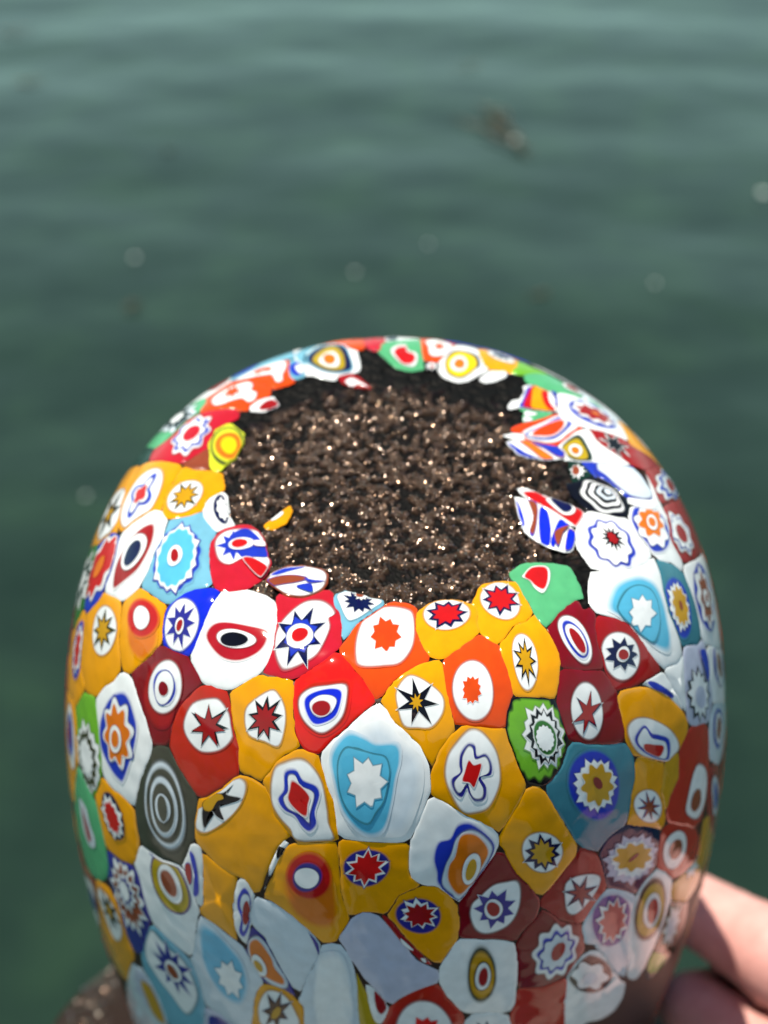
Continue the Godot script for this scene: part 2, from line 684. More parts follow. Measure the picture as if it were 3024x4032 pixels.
func build_floating_things() -> void:
	var weed := StandardMaterial3D.new()
	weed.albedo_texture = noise_texture(0.05, 3, ramp([Color(0.20, 0.17, 0.08), Color(0.29, 0.25, 0.12)]))
	weed.uv1_triplanar = true
	weed.uv1_scale = Vector3(8, 8, 8)
	weed.roughness = 0.35
	# x, z, length, turn, blades
	var spots := [[0.53, -5.42, 0.66, -80.0, 6], [-2.1, -6.94, 0.18, 10.0, 3], [-1.82, -6.06, 0.16, 25.0, 3], [-0.97, -5.11, 0.09, 0.0, 2], [0.45, -6.32, 0.14, 15.0, 3], [-0.91, -3.63, 0.12, 40.0, 3], [0.59, -3.74, 0.12, 30.0, 3]]
	for k in spots.size():
		var q: Array = spots[k]
		var o := Node3D.new()
		o.name = "floating_seaweed" if k == 0 else "floating_seaweed_%03d" % k
		add_child(o)
		o.position = Vector3(q[0], -1.938, q[1])
		o.rotation_degrees.y = q[3]
		for i in int(q[4]):
			var b := mesh_node("blade", blade_mesh(q[2] * rng.randf_range(0.35, 0.7), minf(q[2] * rng.randf_range(0.05, 0.1), 0.018), rng.randf_range(-0.2, 0.2), i * 1.7 + k), weed, o)
			b.position = Vector3(rng.randf_range(-0.42, 0.42) * q[2], 0.003 * i, rng.randf_range(-0.07, 0.07) * q[2])
			b.rotation_degrees.y = rng.randf_range(-28.0, 28.0)
		tag(o, ["long brown strand of seaweed drifting in the brighter water beyond the vase", "small brown weed scrap farthest from the vase, beside bright ripples", "small brown weed scrap just nearer than the farthest one", "smallest brown weed scrap, alone between bands of ripples", "small brown weed scrap just beyond the long seaweed strand", "small brown weed scrap afloat past the left shoulder of the vase", "small brown weed scrap afloat past the right shoulder of the vase"][k], "seaweed", "scraps of seaweed")
	var foam := StandardMaterial3D.new()
	foam.albedo_color = Color(0.88, 0.9, 0.88)
	foam.roughness = 0.3
	var st := SurfaceTool.new()
	for k in 9:
		var sp := SphereMesh.new()
		sp.radius = 0.0055 - 0.0003 * k
		sp.height = sp.radius * 2.0
		sp.radial_segments = 12
		sp.rings = 6
		var an := k * 2.4
		st.append_from(sp, 0, Transform3D(Basis(), Vector3(cos(an), 0.0, sin(an)) * 0.0042 * sqrt(float(k)) + Vector3(0, 0.002, 0)))
	var clump := st.commit()
	var dots := [[0.60, -5.2, 1.1], [1.59, -4.6, 1.4], [-0.95, -4.0, 0.8], [-0.11, -3.88, 0.65], [0.99, -3.79, 0.6], [0.17, -4.12, 0.55], [-0.84, -2.51, 0.5]]
	for k in dots.size():
		var o := mesh_node("foam_bubbles" if k == 0 else "foam_bubbles_%03d" % k, clump, foam, self)
		o.position = Vector3(dots[k][0], -1.925, dots[k][1])
		o.scale = Vector3.ONE * dots[k][2]
		tag(o, ["pale clot of foam bubbles floating against the long seaweed strand", "bright foam fleck cut by the right edge of the picture", "pale foam fleck beyond the left shoulder of the vase", "pale foam fleck straight beyond the top of the vase", "small pale foam fleck beyond the right shoulder of the vase", "faint foam fleck between the long seaweed and the vase top", "faint foam fleck nearest the camera, beside the vase's left flank"][k], "foam", "flecks of foam")


# ------------------------------------------------------------------ the hand
var bones := []
var join_palm := 0.011
var join_finger := 0.007

func capsule(p: Vector3, b: Array) -> float:
	var ab: Vector3 = b[1] - b[0]
	var t := clampf((p - b[0]).dot(ab) / ab.length_squared(), 0.0, 1.0)
	return (p - b[0] - ab * t).length() - lerpf(b[2], b[3], t)

func blend(a: float, b: float, k: float) -> float:
	var h := maxf(k - absf(a - b), 0.0) / k
	return minf(a, b) - h * h * k * 0.25

func hand_field(p: Vector3) -> float:
	var palm := 1.0
	for b in bones[0]:
		palm = blend(palm, capsule(p, b), join_palm)
	var best := palm
	for f in range(1, bones.size()):
		var d := 1.0
		for b in bones[f]:
			d = blend(d, capsule(p, b), 0.003)
		best = minf(best, blend(palm, d, join_finger))
	return best

func surface_net(lo: Vector3, hi: Vector3, cell: float) -> ArrayMesh:
	var nx := int((hi.x - lo.x) / cell) + 2
	var ny := int((hi.y - lo.y) / cell) + 2
	var nz := int((hi.z - lo.z) / cell) + 2
	var f := PackedFloat32Array()
	f.resize(nx * ny * nz)
	# coarse pass first, so that only cells near the skin are worked out in full
	for k in nz:
		for j in ny:
			var i := 0
			while i < nx:
				var d := hand_field(lo + Vector3(i, j, k) * cell)
				f[(k * ny + j) * nx + i] = d
				var skip := int((absf(d) - 0.003) / cell)
				if skip > 1:
					for m in range(1, mini(skip, nx - i)):
						f[(k * ny + j) * nx + i + m] = d
					i += skip
				else:
					i += 1
	var at := {}
	var v := PackedVector3Array()
	var n := PackedVector3Array()
	var ix := PackedInt32Array()
	for k in nz - 1:
		for j in ny - 1:
			for i in nx - 1:
				var base := (k * ny + j) * nx + i
				var cs := [f[base], f[base + 1], f[base + nx], f[base + nx + 1], f[base + nx * ny], f[base + nx * ny + 1], f[base + nx * ny + nx], f[base + nx * ny + nx + 1]]
				var inside := 0
				for q in cs:
					if q < 0.0:
						inside += 1
				if inside == 0 or inside == 8:
					continue
				var sum := Vector3.ZERO
				var cnt := 0
				for e in [[0, 1], [2, 3], [4, 5], [6, 7], [0, 2], [1, 3], [4, 6], [5, 7], [0, 4], [1, 5], [2, 6], [3, 7]]:
					var a: float = cs[e[0]]
					var b: float = cs[e[1]]
					if (a < 0.0) != (b < 0.0):
						var pa := Vector3(e[0] & 1, (e[0] >> 1) & 1, e[0] >> 2)
						var pb := Vector3(e[1] & 1, (e[1] >> 1) & 1, e[1] >> 2)
						sum += pa.lerp(pb, a / (a - b))
						cnt += 1
				var p := lo + (Vector3(i, j, k) + sum / cnt) * cell
				at[base] = v.size()
				v.append(p)
				var e := 0.0006
				var d0 := hand_field(p)
				n.append(Vector3(hand_field(p + Vector3(e, 0, 0)) - d0, hand_field(p + Vector3(0, e, 0)) - d0, hand_field(p + Vector3(0, 0, e)) - d0).normalized())
	var axes := [1, nx, nx * ny]
	for base in at:
		for ax in 3:
			var u: int = axes[(ax + 1) % 3]
			var w: int = axes[(ax + 2) % 3]
			var a: float = f[base]
			var b: float = f[base + axes[ax]]
			if (a < 0.0) == (b < 0.0):
				continue
			if not (at.has(base - u) and at.has(base - w) and at.has(base - u - w)):
				continue
			var q := [at[base], at[base - u], at[base - u - w], at[base - w]]
			if a < 0.0:
				ix.append_array([q[0], q[2], q[1], q[0], q[3], q[2]])
			else:
				ix.append_array([q[0], q[1], q[2], q[0], q[2], q[3]])
	return array_mesh(v, n, PackedColorArray(), ix)

func chain_m(pts: Array, rad: Array) -> Array:
	var out := []
	for k in pts.size() - 1:
		out.append([pts[k], pts[k + 1], rad[k], rad[k + 1]])
	return out

func chain(pts: Array, rad: Array) -> Array:
	var out := []
	for k in pts.size() - 1:
		out.append([pts[k] * R, pts[k + 1] * R, rad[k], rad[k + 1]])
	return out

func build_person() -> void:
	var person := Node3D.new()
	person.name = "person"
	add_child(person)
	tag(person, "person in dark clothes gripping the vase from its side with a bare hand", "person")
	var wrist := Vector3(3.35, -2.75, 2.3)
	var m1 := Vector3(2.26, -2.09, 0.86)
	var m2 := Vector3(2.30, -2.36, 1.12)
	var m3 := Vector3(2.28, -2.62, 1.36)
	var m4 := Vector3(2.20, -2.86, 1.50)
	bones = [
		chain([m1, wrist + Vector3(-0.1, 0.18, 0.0)], [0.0125, 0.017]) + chain([m2, wrist], [0.013, 0.018]) + chain([m3, wrist + Vector3(0.02, -0.12, 0.0)], [0.0125, 0.017]) + chain([m4, wrist + Vector3(0.05, -0.22, 0.0)], [0.011, 0.016])
			+ chain([wrist, Vector3(4.3, -3.25, 3.25)], [0.024, 0.027]) + chain([Vector3(2.9, -2.45, 2.1), m2], [0.016, 0.013]),
		chain([m1, Vector3(1.70, -2.05, 0.30), Vector3(1.38, -2.14, -0.03), Vector3(1.15, -2.25, -0.30)], [0.0108, 0.0096, 0.0088, 0.0076]),
		chain([m2, Vector3(1.70, -2.31, 0.54), Vector3(1.37, -2.40, 0.22), Vector3(1.13, -2.46, -0.02)], [0.0110, 0.0096, 0.0088, 0.0076]),
		chain([m3, Vector3(1.72, -2.59, 0.78), Vector3(1.40, -2.68, 0.45), Vector3(1.18, -2.72, 0.22)], [0.0106, 0.0092, 0.0084, 0.0072]),
		chain([m4, Vector3(1.72, -2.88, 0.88), Vector3(1.47, -2.95, 0.63), Vector3(1.30, -3.0, 0.46)], [0.0096, 0.0082, 0.0074, 0.0064]),
		chain([Vector3(2.95, -2.5, 2.15), Vector3(2.1, -2.1, 1.85), Vector3(1.45, -1.98, 1.22), Vector3(0.92, -1.95, 0.50)], [0.0160, 0.0125, 0.0105, 0.0085]),
	]
	var skin := StandardMaterial3D.new()
	skin.albedo_texture = noise_texture(0.03, 4, ramp([Color(0.80, 0.57, 0.54), Color(0.91, 0.71, 0.68)]))
	skin.uv1_triplanar = true
	skin.uv1_scale = Vector3(12, 12, 12)
	skin.roughness = 0.5
	skin.subsurf_scatter_strength = 0.25
	mesh_node("hand", surface_net(Vector3(0.70, -3.4, -0.55) * R, Vector3(4.1, -1.7, 3.1) * R, 0.0028), skin, person)
	# the rest of the figure stands behind the camera, in dark clothes; its upper arm and sleeve reach the wrist
	var cloth := StandardMaterial3D.new()
	cloth.albedo_texture = noise_texture(0.2, 3, ramp([Color(0.15, 0.15, 0.19), Color(0.22, 0.22, 0.27)]))
	cloth.uv1_triplanar = true
	cloth.uv1_scale = Vector3(10, 10, 10)
	cloth.roughness = 0.9
	var jeans := StandardMaterial3D.new()
	jeans.albedo_texture = noise_texture(0.25, 3, ramp([Color(0.16, 0.19, 0.27), Color(0.24, 0.28, 0.37)]))
	jeans.uv1_triplanar = true
	jeans.uv1_scale = Vector3(10, 10, 10)
	jeans.roughness = 0.9
	join_palm = 0.06
	var cuff := Vector3(3.70, -2.93, 2.66) * R
	# jacket: trunk, shoulders, both arms
	bones = [chain_m([Vector3(0.05, -0.45, 0.66), Vector3(0.05, -0.2, 0.66), Vector3(0.05, 0.02, 0.64), Vector3(0.05, 0.14, 0.64)], [0.13, 0.125, 0.13, 0.065])
		+ chain_m([Vector3(0.0, -0.45, 0.66), Vector3(-0.03, 0.02, 0.64)], [0.12, 0.12]) + chain_m([Vector3(0.10, -0.45, 0.66), Vector3(0.13, 0.02, 0.64)], [0.12, 0.12])
		+ chain_m([Vector3(0.05, 0.06, 0.64), Vector3(0.24, 0.05, 0.63), Vector3(0.41, -0.24, 0.42), cuff], [0.08, 0.066, 0.054, 0.036])
		+ chain_m([Vector3(0.05, 0.06, 0.64), Vector3(-0.14, 0.05, 0.65), Vector3(-0.20, -0.25, 0.68), Vector3(-0.20, -0.48, 0.62)], [0.08, 0.066, 0.054, 0.040])]
	mesh_node("jacket", surface_net(Vector3(-0.30, -0.62, 0.08), Vector3(0.50, 0.24, 0.86), 0.013), cloth, person)
	# trousers
	bones = [chain_m([Vector3(0.05, -0.48, 0.66), Vector3(0.13, -0.55, 0.66), Vector3(0.15, -0.92, 0.65), Vector3(0.15, -1.27, 0.68)], [0.12, 0.10, 0.068, 0.058])
		+ chain_m([Vector3(0.05, -0.48, 0.66), Vector3(-0.03, -0.55, 0.66), Vector3(-0.05, -0.92, 0.65), Vector3(-0.05, -1.27, 0.68)], [0.12, 0.10, 0.068, 0.058])]
	join_palm = 0.03
	mesh_node("trousers", surface_net(Vector3(-0.17, -1.34, 0.50), Vector3(0.30, -0.34, 0.84), 0.013), jeans, person)
	# shoes
	for sx in [0.15, -0.05]:
		bones = [chain_m([Vector3(sx, -1.235, 0.72), Vector3(sx, -1.235, 0.62), Vector3(sx, -1.245, 0.48)], [0.036, 0.040, 0.030])]
		mesh_node("shoe", surface_net(Vector3(sx - 0.06, -1.30, 0.42), Vector3(sx + 0.06, -1.17, 0.79), 0.009), cloth, person)
	# head: skull, jaw, nose, ears, neck
	bones = [chain_m([Vector3(0.05, 0.32, 0.63), Vector3(0.05, 0.34, 0.60)], [0.086, 0.082]) + chain_m([Vector3(0.05, 0.27, 0.58), Vector3(0.05, 0.235, 0.555)], [0.062, 0.040])
		+ chain_m([Vector3(0.05, 0.10, 0.645), Vector3(0.05, 0.26, 0.625)], [0.056, 0.056]) + chain_m([Vector3(0.05, 0.315, 0.525), Vector3(0.05, 0.282, 0.506)], [0.010, 0.014])
		+ chain_m([Vector3(-0.038, 0.30, 0.62), Vector3(-0.040, 0.27, 0.615)], [0.012, 0.009]) + chain_m([Vector3(0.138, 0.30, 0.62), Vector3(0.140, 0.27, 0.615)], [0.012, 0.009])]
	join_palm = 0.02
	mesh_node("head", surface_net(Vector3(-0.07, 0.08, 0.47), Vector3(0.17, 0.44, 0.74), 0.008), skin, person)
	bones = [chain_m([Vector3(0.05, 0.345, 0.655), Vector3(0.05, 0.36, 0.61)], [0.088, 0.084]) + chain_m([Vector3(0.05, 0.26, 0.685), Vector3(0.05, 0.33, 0.675)], [0.062, 0.080])]
	mesh_node("hair", surface_net(Vector3(-0.06, 0.18, 0.50), Vector3(0.16, 0.47, 0.79), 0.008), cloth, person)
	# the other hand hangs relaxed
	join_palm = 0.011
	var lw := Vector3(-0.20, -0.50, 0.615)
	bones = [chain_m([lw, lw + Vector3(0.012, -0.075, -0.015)], [0.022, 0.014]) + chain_m([lw, lw + Vector3(0.004, -0.08, 0.012)], [0.022, 0.013]) + chain_m([lw, lw + Vector3(0.002, -0.075, 0.035)], [0.020, 0.012])]
	for k in 4:
		var root: Vector3 = lw + Vector3(0.008 - 0.002 * k, -0.078 + 0.003 * k * k * 0.5, -0.020 + 0.019 * k)
		var ln: float = [0.9, 1.0, 0.94, 0.74][k]
		bones.append(chain_m([root, root + Vector3(0.006, -0.042, -0.002) * ln, root + Vector3(0.020, -0.064, -0.004) * ln, root + Vector3(0.034, -0.078, -0.006) * ln], [0.0098, 0.0088, 0.0078, 0.0068]))
	bones.append(chain_m([lw + Vector3(0.008, -0.02, -0.014), lw + Vector3(0.018, -0.045, -0.038), lw + Vector3(0.024, -0.072, -0.048), lw + Vector3(0.030, -0.094, -0.050)], [0.014, 0.0115, 0.0098, 0.0078]))
	mesh_node("hand", surface_net(lw + Vector3(-0.04, -0.19, -0.075), lw + Vector3(0.07, 0.03, 0.075), 0.003), skin, person)

# angle in 0.1 mrad, distance along the outline and reach in 60 directions in 0.01 mm, colour of the cane, what is set in it
var CELLS := [
	[-24666,3000,[291,301,331,367,425,497,560,506,457,418,391,369,335,325,319,318,319,323,314,325,337,341,363,379,412,453,468,460,423,379,350,321,311,304,287,286,292,298,306,327,375,447,443,431,422,400,397,392,396,389,370,338,306,286,279,278,272,267,272,279],"orange",[["P",[451,367,71,317,-261,221,-371,125,-270,-42,-115,-179,-41,-287,48,-255,-3,-82,128,30,338,173],"white",0.07],["P",[170,197,12,221,-117,102,-39,30,61,102,123,78],"orange",0.07]]],
	[-22402,2992,[421,459,505,592,580,521,478,438,438,435,453,474,460,444,416,413,413,420,433,453,476,474,433,396,387,385,374,374,380,391,388,399,413,428,458,486,515,518,512,511,498,436,396,380,374,373,374,384,427,429,403,401,362,336,333,334,341,353,368,398],"orange",[["P",[245,229,43,229,-185,157,-341,62,-313,-64,-204,-145,-214,-242,-76,-332,16,-297,9,-168,148,-76,281,-10,355,86],"white",0.07],["S",[-22,58,-162,-40,78,-140],"orange",7,0.5,0.05]]],
	[-20275,3721,[584,547,536,523,505,499,505,518,536,550,562,564,613,592,575,552,536,519,511,511,512,524,538,562,567,548,553,533,525,525,529,527,544,564,589,600,590,577,569,552,543,531,519,520,492,471,451,433,427,437,441,469,486,516,539,575,602,618,639,626],"jade",[["S",[-66,-81,-258,-225,394,-533],"mist",14,0.75,0.05],["S",[-67,-86,-206,-157,360,-486],"black",12,0.6,0.05],["S",[-41,-119,-111,-89,130,-157],"white",8,0.7,0.05]]],
	[-19042,3046,[603,596,596,603,615,629,650,686,708,681,649,614,477,390,358,338,320,317,307,319,335,335,363,386,420,432,452,488,516,542,564,596,637,694,742,750,721,676,495,395,341,319,313,317,317,313,317,319,333,366,406,412,424,437,450,467,507,538,586,611],"crimson",[["W",[20,-7,-425,-100,187,-249],"white",8,0.1,0.06],["W",[21,-9,-372,-100,157,-221],"blue",8,0.12,0.06],["W",[22,-9,-328,-60,132,-178],"white",8,0.12,0.06],["E",[6,-20,-166,-40,73,-100],"crimson",0,0,0.07]]],
	[-17237,2720,[163,169,170,175,176,176,176,177,190,214,229,243,216,189,165,161,145,141,126,130,134,125,130,140,133,147,152,173,179,209,242,270,260,228,193,187,169,150,139,147,143,136,130,126,141,143,143,149,153,180,190,203,219,209,196,183,176,170,169,163],"rust",[]],
	[-18671,2486,[515,487,431,366,308,270,258,236,232,223,231,223,231,229,244,241,246,247,254,266,280,303,357,396,413,445,482,499,470,427,404,380,372,365,356,326,301,287,283,264,270,254,247,240,234,233,234,240,247,254,272,287,311,319,328,352,379,415,481,519],"limeyellow",[["E",[-11,-32,58,-264,372,-55],"bottle",0,0,0.07],["E",[-13,-39,50,-232,337,-51],"limeyellow",0,0,0.07],["E",[-9,-52,43,-195,268,-39],"amber",0,0,0.07],["E",[-11,-59,-26,-112,161,-67],"lemon",0,0,0.07]]],
	[-15874,3459,[549,562,578,614,649,688,679,646,596,550,514,467,444,431,424,424,422,413,424,438,464,498,541,570,612,680,727,673,640,596,557,531,516,504,502,498,509,518,542,568,586,578,537,500,488,464,447,454,444,438,445,469,487,535,584,630,547,536,536,537],"yellow",[["E",[146,44,-402,-281,298,-237],"white",0,0,0.07],["W",[116,17,-326,-192,205,-192],"blue",4,0.22,0.06],["W",[120,13,-254,-150,152,-128],"white",4,0.24,0.06],["W",[114,9,-141,-85,109,-85],"red",4,0.15,0.06]]],
	[-15103,2728,[452,472,487,513,544,570,581,558,530,485,435,408,391,363,354,352,336,332,323,332,328,335,352,365,410,443,500,513,472,430,419,414,414,421,438,445,448,466,488,478,455,451,436,443,434,429,391,338,320,301,282,269,270,286,298,338,368,402,408,427],"yellow",[["E",[101,95,-200,-216,212,-106],"white",0,0,0.07],["S",[101,92,-194,-191,207,-101],"olive_black",9,0.52,0.05],["S",[102,92,-144,-145,151,-75],"ochre",9,0.52,0.05]]],
	[-16730,4421,[660,643,638,611,600,579,582,588,596,610,635,671,734,811,908,870,796,740,689,650,635,623,621,623,635,651,692,726,800,868,798,748,714,683,674,663,668,675,688,707,713,664,633,598,581,559,562,570,588,602,623,663,719,773,881,979,837,752,718,678],"yellow",[["E",[276,-173,-297,-281,317,-337],"white",0,0,0.07],["S",[279,-173,-274,-281,301,-337],"black",6,0.35,0.05],["S",[294,-191,-151,-111,144,-140],"ochre",6,0.35,0.05]]],
	[-18681,4032,[209,201,191,194,189,184,189,195,202,209,216,230,254,273,331,374,420,466,461,459,459,461,474,499,521,489,335,277,254,224,209,197,195,189,182,177,182,181,172,182,195,209,228,242,263,304,366,416,434,455,500,551,542,496,421,354,297,263,242,222],"bottle",[]],
	[-22681,3726,[346,362,372,397,431,480,554,518,444,381,354,314,298,289,267,264,265,268,254,264,277,285,299,328,342,394,439,496,505,480,438,411,396,382,365,357,357,363,365,375,369,351,337,325,323,318,323,325,337,349,357,372,398,388,365,355,339,336,332,342],"white",[["P",[-22,123,-257,65,-308,-156,-210,-234,71,-234],"darkred",0.07]]],
	[-25417,3548,[644,608,588,584,577,594,565,473,422,388,362,342,327,304,296,295,296,301,296,297,315,336,365,379,424,498,571,720,732,679,628,600,577,541,515,499,476,475,487,485,379,347,317,303,299,278,276,280,271,277,293,291,311,349,392,427,520,669,736,677],"lightblue",[["P",[537,215,169,103,-68,131,306,-157,635,-106],"blue",0.07],["P",[-533,76,-678,103,-616,-81,-351,-303],"white",0.07]]],
	[-27810,2952,[433,446,471,489,493,504,510,504,499,506,526,567,638,725,774,752,701,684,674,600,547,518,492,472,456,421,405,394,395,420,456,475,467,471,479,497,513,543,571,601,608,594,554,538,531,536,622,604,577,551,532,518,508,526,549,502,433,419,420,431],"white",[["P",[420,292,166,672,-77,566,344,77,297,-99,458,-45],"lightblue",0.2],["P",[308,29,13,316,-162,316,-322,197,-311,-152,-245,-444,-90,-483,79,-412,226,-261],"navy",0.07],["P",[242,-49,35,149,-156,220,-231,77,-225,-159,-140,-406,28,-404,178,-268],"olive",0.07],["P",[157,-97,5,29,-118,29,-151,-129,-80,-337,52,-332,140,-229],"white",0.07],["E",[-2,-140,-84,-41,43,-127],"amber",0,0,0.07]]],
	[-25942,2833,[129,119,122,117,117,117,121,112,116,118,131,147,146,163,185,223,267,293,298,267,220,201,177,157,144,142,137,131,131,135,131,131,136,137,142,138,143,148,144,148,146,162,177,196,214,216,216,216,223,234,230,229,227,210,196,183,169,150,137,131],"lightblue",[["E",[-11,8,-96,-63,76,-146],"blue",0,0,0.07],["P",[-18,70,-113,28,-81,-104,-1,-133,17,-45],"white",0.07]]],
	[-29231,3409,[201,214,229,253,276,338,515,480,433,400,373,353,340,327,318,302,301,307,314,327,344,349,370,369,340,314,294,280,262,254,248,247,241,242,253,262,279,289,314,348,400,455,481,472,461,419,379,338,280,225,208,194,181,169,169,174,174,170,181,188],"orange",[["P",[266,242,-2,215,-240,188,-211,161,44,83],"white",0.07]]],
	[-30413,3302,[155,160,161,166,163,174,188,207,226,243,289,361,399,392,386,384,373,372,380,391,345,296,272,246,221,207,194,187,180,174,174,174,174,180,187,194,206,213,214,221,233,246,269,358,399,432,419,403,372,344,306,267,240,215,200,186,168,161,160,155],"crimson",[]],
	[31245,3443,[221,222,229,247,260,274,293,305,298,274,255,241,234,227,222,221,222,225,216,219,208,203,212,210,220,227,235,249,279,300,317,315,324,309,264,246,224,218,196,189,193,187,178,192,194,189,196,213,222,236,268,308,305,281,261,247,235,227,222,221],"white",[["E",[113,-122,-93,0,-3,-102],"navy",0,0,0.07]]],
	[30976,2833,[384,399,369,368,391,416,424,432,442,438,432,430,420,423,420,438,465,497,531,557,487,430,375,346,325,301,292,280,278,268,273,285,292,301,326,355,363,407,471,487,473,471,469,458,449,431,414,414,392,371,347,338,325,314,317,313,314,331,345,360],"jade",[["P",[208,19,122,173,-16,197,-66,37,-181,-7,-212,-151,-167,-333,-32,-334,85,-224],"white",0.07],["P",[156,-7,86,124,-29,124,-44,9,-148,-44,-179,-171,-121,-286,3,-291,87,-172],"red",0.07]]],
	[29466,3147,[223,230,242,257,281,302,326,386,430,446,455,474,499,516,500,475,419,398,364,355,347,335,328,323,329,339,332,303,282,265,268,269,274,270,275,276,283,301,315,330,357,407,458,489,487,481,487,484,411,362,323,295,270,255,236,225,228,223,223,223],"orange",[["P",[163,74,7,220,-223,74,-263,-45,-184,-282,-59,-363,39,-325,96,-117],"white",0.07],["S",[-70,-82,-101,20,-24,-159],"orange",7,0.5,0.05]]],
	[29325,2558,[119,121,133,146,153,157,140,129,137,127,120,113,107,107,107,107,107,107,107,113,120,127,132,127,121,119,115,119,115,119,120,119,114,114,120,125,122,132,135,151,150,123,114,113,107,107,107,113,114,120,124,109,106,101,105,101,105,101,106,108],"black",[["S",[-5,-8,-110,23,-19,-105],"white",8,0.5,0.05],["E",[-9,-26,-31,5,-7,-37],"darkred",0,0,0.07]]],
	[27764,2774,[314,309,314,320,322,334,348,374,402,449,522,567,572,579,587,568,563,494,434,383,353,324,321,319,309,309,319,317,338,389,412,417,401,387,375,374,375,387,401,420,444,453,467,488,480,477,462,465,459,451,428,420,411,380,350,347,347,345,329,321],"white",[["P",[201,256,-101,280,-225,159,-283,-8,-231,-105,-130,-365,114,-349,258,-32],"navy",0.07],["P",[154,208,-79,208,-188,108,-233,-60,-103,-357,108,-320,231,-44],"lemon",0.07],["E",[26,-78,-122,41,-61,-183],"white",0,0,0.07],["E",[20,-78,-81,24,-38,-114],"amber",0,0,0.07]]],
	[26303,3152,[317,322,354,404,441,443,433,428,401,390,369,370,361,362,342,337,319,303,310,301,306,312,316,340,320,307,301,305,308,324,327,339,350,348,357,368,440,426,366,359,359,363,355,365,375,353,333,319,306,293,285,274,272,267,266,268,278,280,286,295],"yellow",[["E",[-7,80,-230,-20,-46,-161],"white",0,0,0.07],["S",[-7,76,-207,-20,-41,-140],"navy",8,0.5,0.05]]],
	[25764,2669,[121,124,120,120,125,126,132,133,138,140,144,134,139,145,147,163,168,192,222,229,221,229,223,206,197,180,171,153,139,127,124,114,117,108,111,107,112,113,119,125,125,122,138,151,154,173,196,199,206,217,223,217,206,202,180,165,152,140,133,131],"white",[]],
	[-28602,2230,[169,177,189,196,204,228,248,261,260,243,229,216,209,202,196,196,194,177,162,146,148,138,136,130,130,130,130,135,131,136,137,143,150,163,177,197,228,259,309,270,231,214,185,175,158,156,154,138,137,141,132,134,125,129,130,130,131,142,145,162],"darkred",[["P",[128,23,9,70,-95,-62,-162,-193,-39,-95,59,-115],"white",0.07]]],
	[-22759,2480,[195,214,228,239,229,221,215,207,189,175,163,155,149,143,142,142,142,142,136,130,136,148,154,151,166,165,186,197,218,214,202,195,189,188,189,194,196,202,207,201,189,179,151,143,142,142,140,125,128,130,136,148,154,151,160,157,163,173,170,176],"white",[["P",[133,-10,-29,39,-162,-13,-124,-161,40,-123],"darkred",0.07]]],
	[24781,3188,[173,176,190,220,247,274,297,291,262,239,204,188,181,175,175,175,175,175,181,191,225,241,265,321,336,313,279,234,191,175,168,161,149,143,147,143,148,148,149,162,181,196,226,247,259,263,284,288,297,287,275,225,201,181,157,155,160,155,155,162],"lime",[]],
	[23198,3170,[341,332,315,312,301,297,320,346,314,288,273,255,247,241,237,252,262,287,314,351,371,376,406,444,469,472,470,458,435,381,340,309,299,287,280,268,260,254,254,254,255,267,278,274,270,285,287,293,303,340,378,404,413,425,433,443,431,412,386,360],"jade",[["E",[-208,222,-164,83,-57,-125],"white",0,0,0.07],["E",[-209,218,-112,62,-36,-83],"darkred",0,0,0.07]]],
	[22801,2625,[220,233,260,342,363,364,363,352,342,319,298,282,289,285,283,317,344,367,358,351,345,344,338,338,345,357,365,383,392,359,330,299,273,258,239,227,225,219,214,219,224,221,231,233,241,264,299,427,434,404,371,345,316,228,207,206,206,206,206,212],"white",[["P",[119,-128,262,117,237,157,10,-208,36,-288],"blue",0.07],["P",[232,161,207,227,73,24,-111,-173,4,-239],"red",0.07],["P",[215,220,25,283,-126,105,-317,-10,-131,-178,32,-32],"yellow",0.07],["P",[54,191,15,266,-174,121,-387,67,-283,5,-119,50],"red",0.07],["P",[-32,292,-94,357,-298,177,-276,142,-167,262],"blue",0.07]]],
	[21882,2388,[173,154,139,121,115,117,103,106,107,108,118,115,125,127,129,147,167,193,222,273,279,235,206,181,165,142,133,127,120,114,108,108,113,114,119,115,121,132,134,141,159,174,199,223,223,200,181,178,168,165,153,142,145,141,145,144,175,223,244,197],"jade",[["P",[127,-51,22,40,-27,27,40,-113],"white",0.07],["P",[34,-159,-55,-80,-76,-125,-29,-211],"white",0.07]]],
	[20384,2350,[241,246,252,254,266,275,300,332,367,409,386,366,355,365,379,399,425,460,506,506,419,385,359,340,332,325,314,318,319,321,336,326,318,306,293,287,286,286,287,293,301,318,332,348,378,359,342,348,386,474,487,462,419,378,340,307,281,266,248,246],"orange_red",[["P",[107,-354,160,43,191,343,97,356,-28,428,-134,465,-217,215,-281,32,-214,-182,-56,-343],"white",0.07],["P",[69,-317,107,7,153,330,60,345,-37,410,-133,263,-220,15,-149,-197,-19,-321],"blue",0.07],["P",[39,-291,70,-17,94,329,-31,330,-160,97,-154,-100,-50,-265],"white",0.07],["P",[-11,-255,71,-66,84,245,30,312,-80,219,-152,26,-100,-145],"orange_red",0.07]]],
	[20814,1891,[89,87,72,70,75,70,70,76,76,72,81,83,85,101,105,120,122,123,129,133,118,123,136,147,143,140,124,116,109,97,95,89,84,87,76,65,70,75,70,64,63,64,75,76,76,78,94,97,105,127,139,171,166,138,122,105,101,91,89,89],"white",[]],
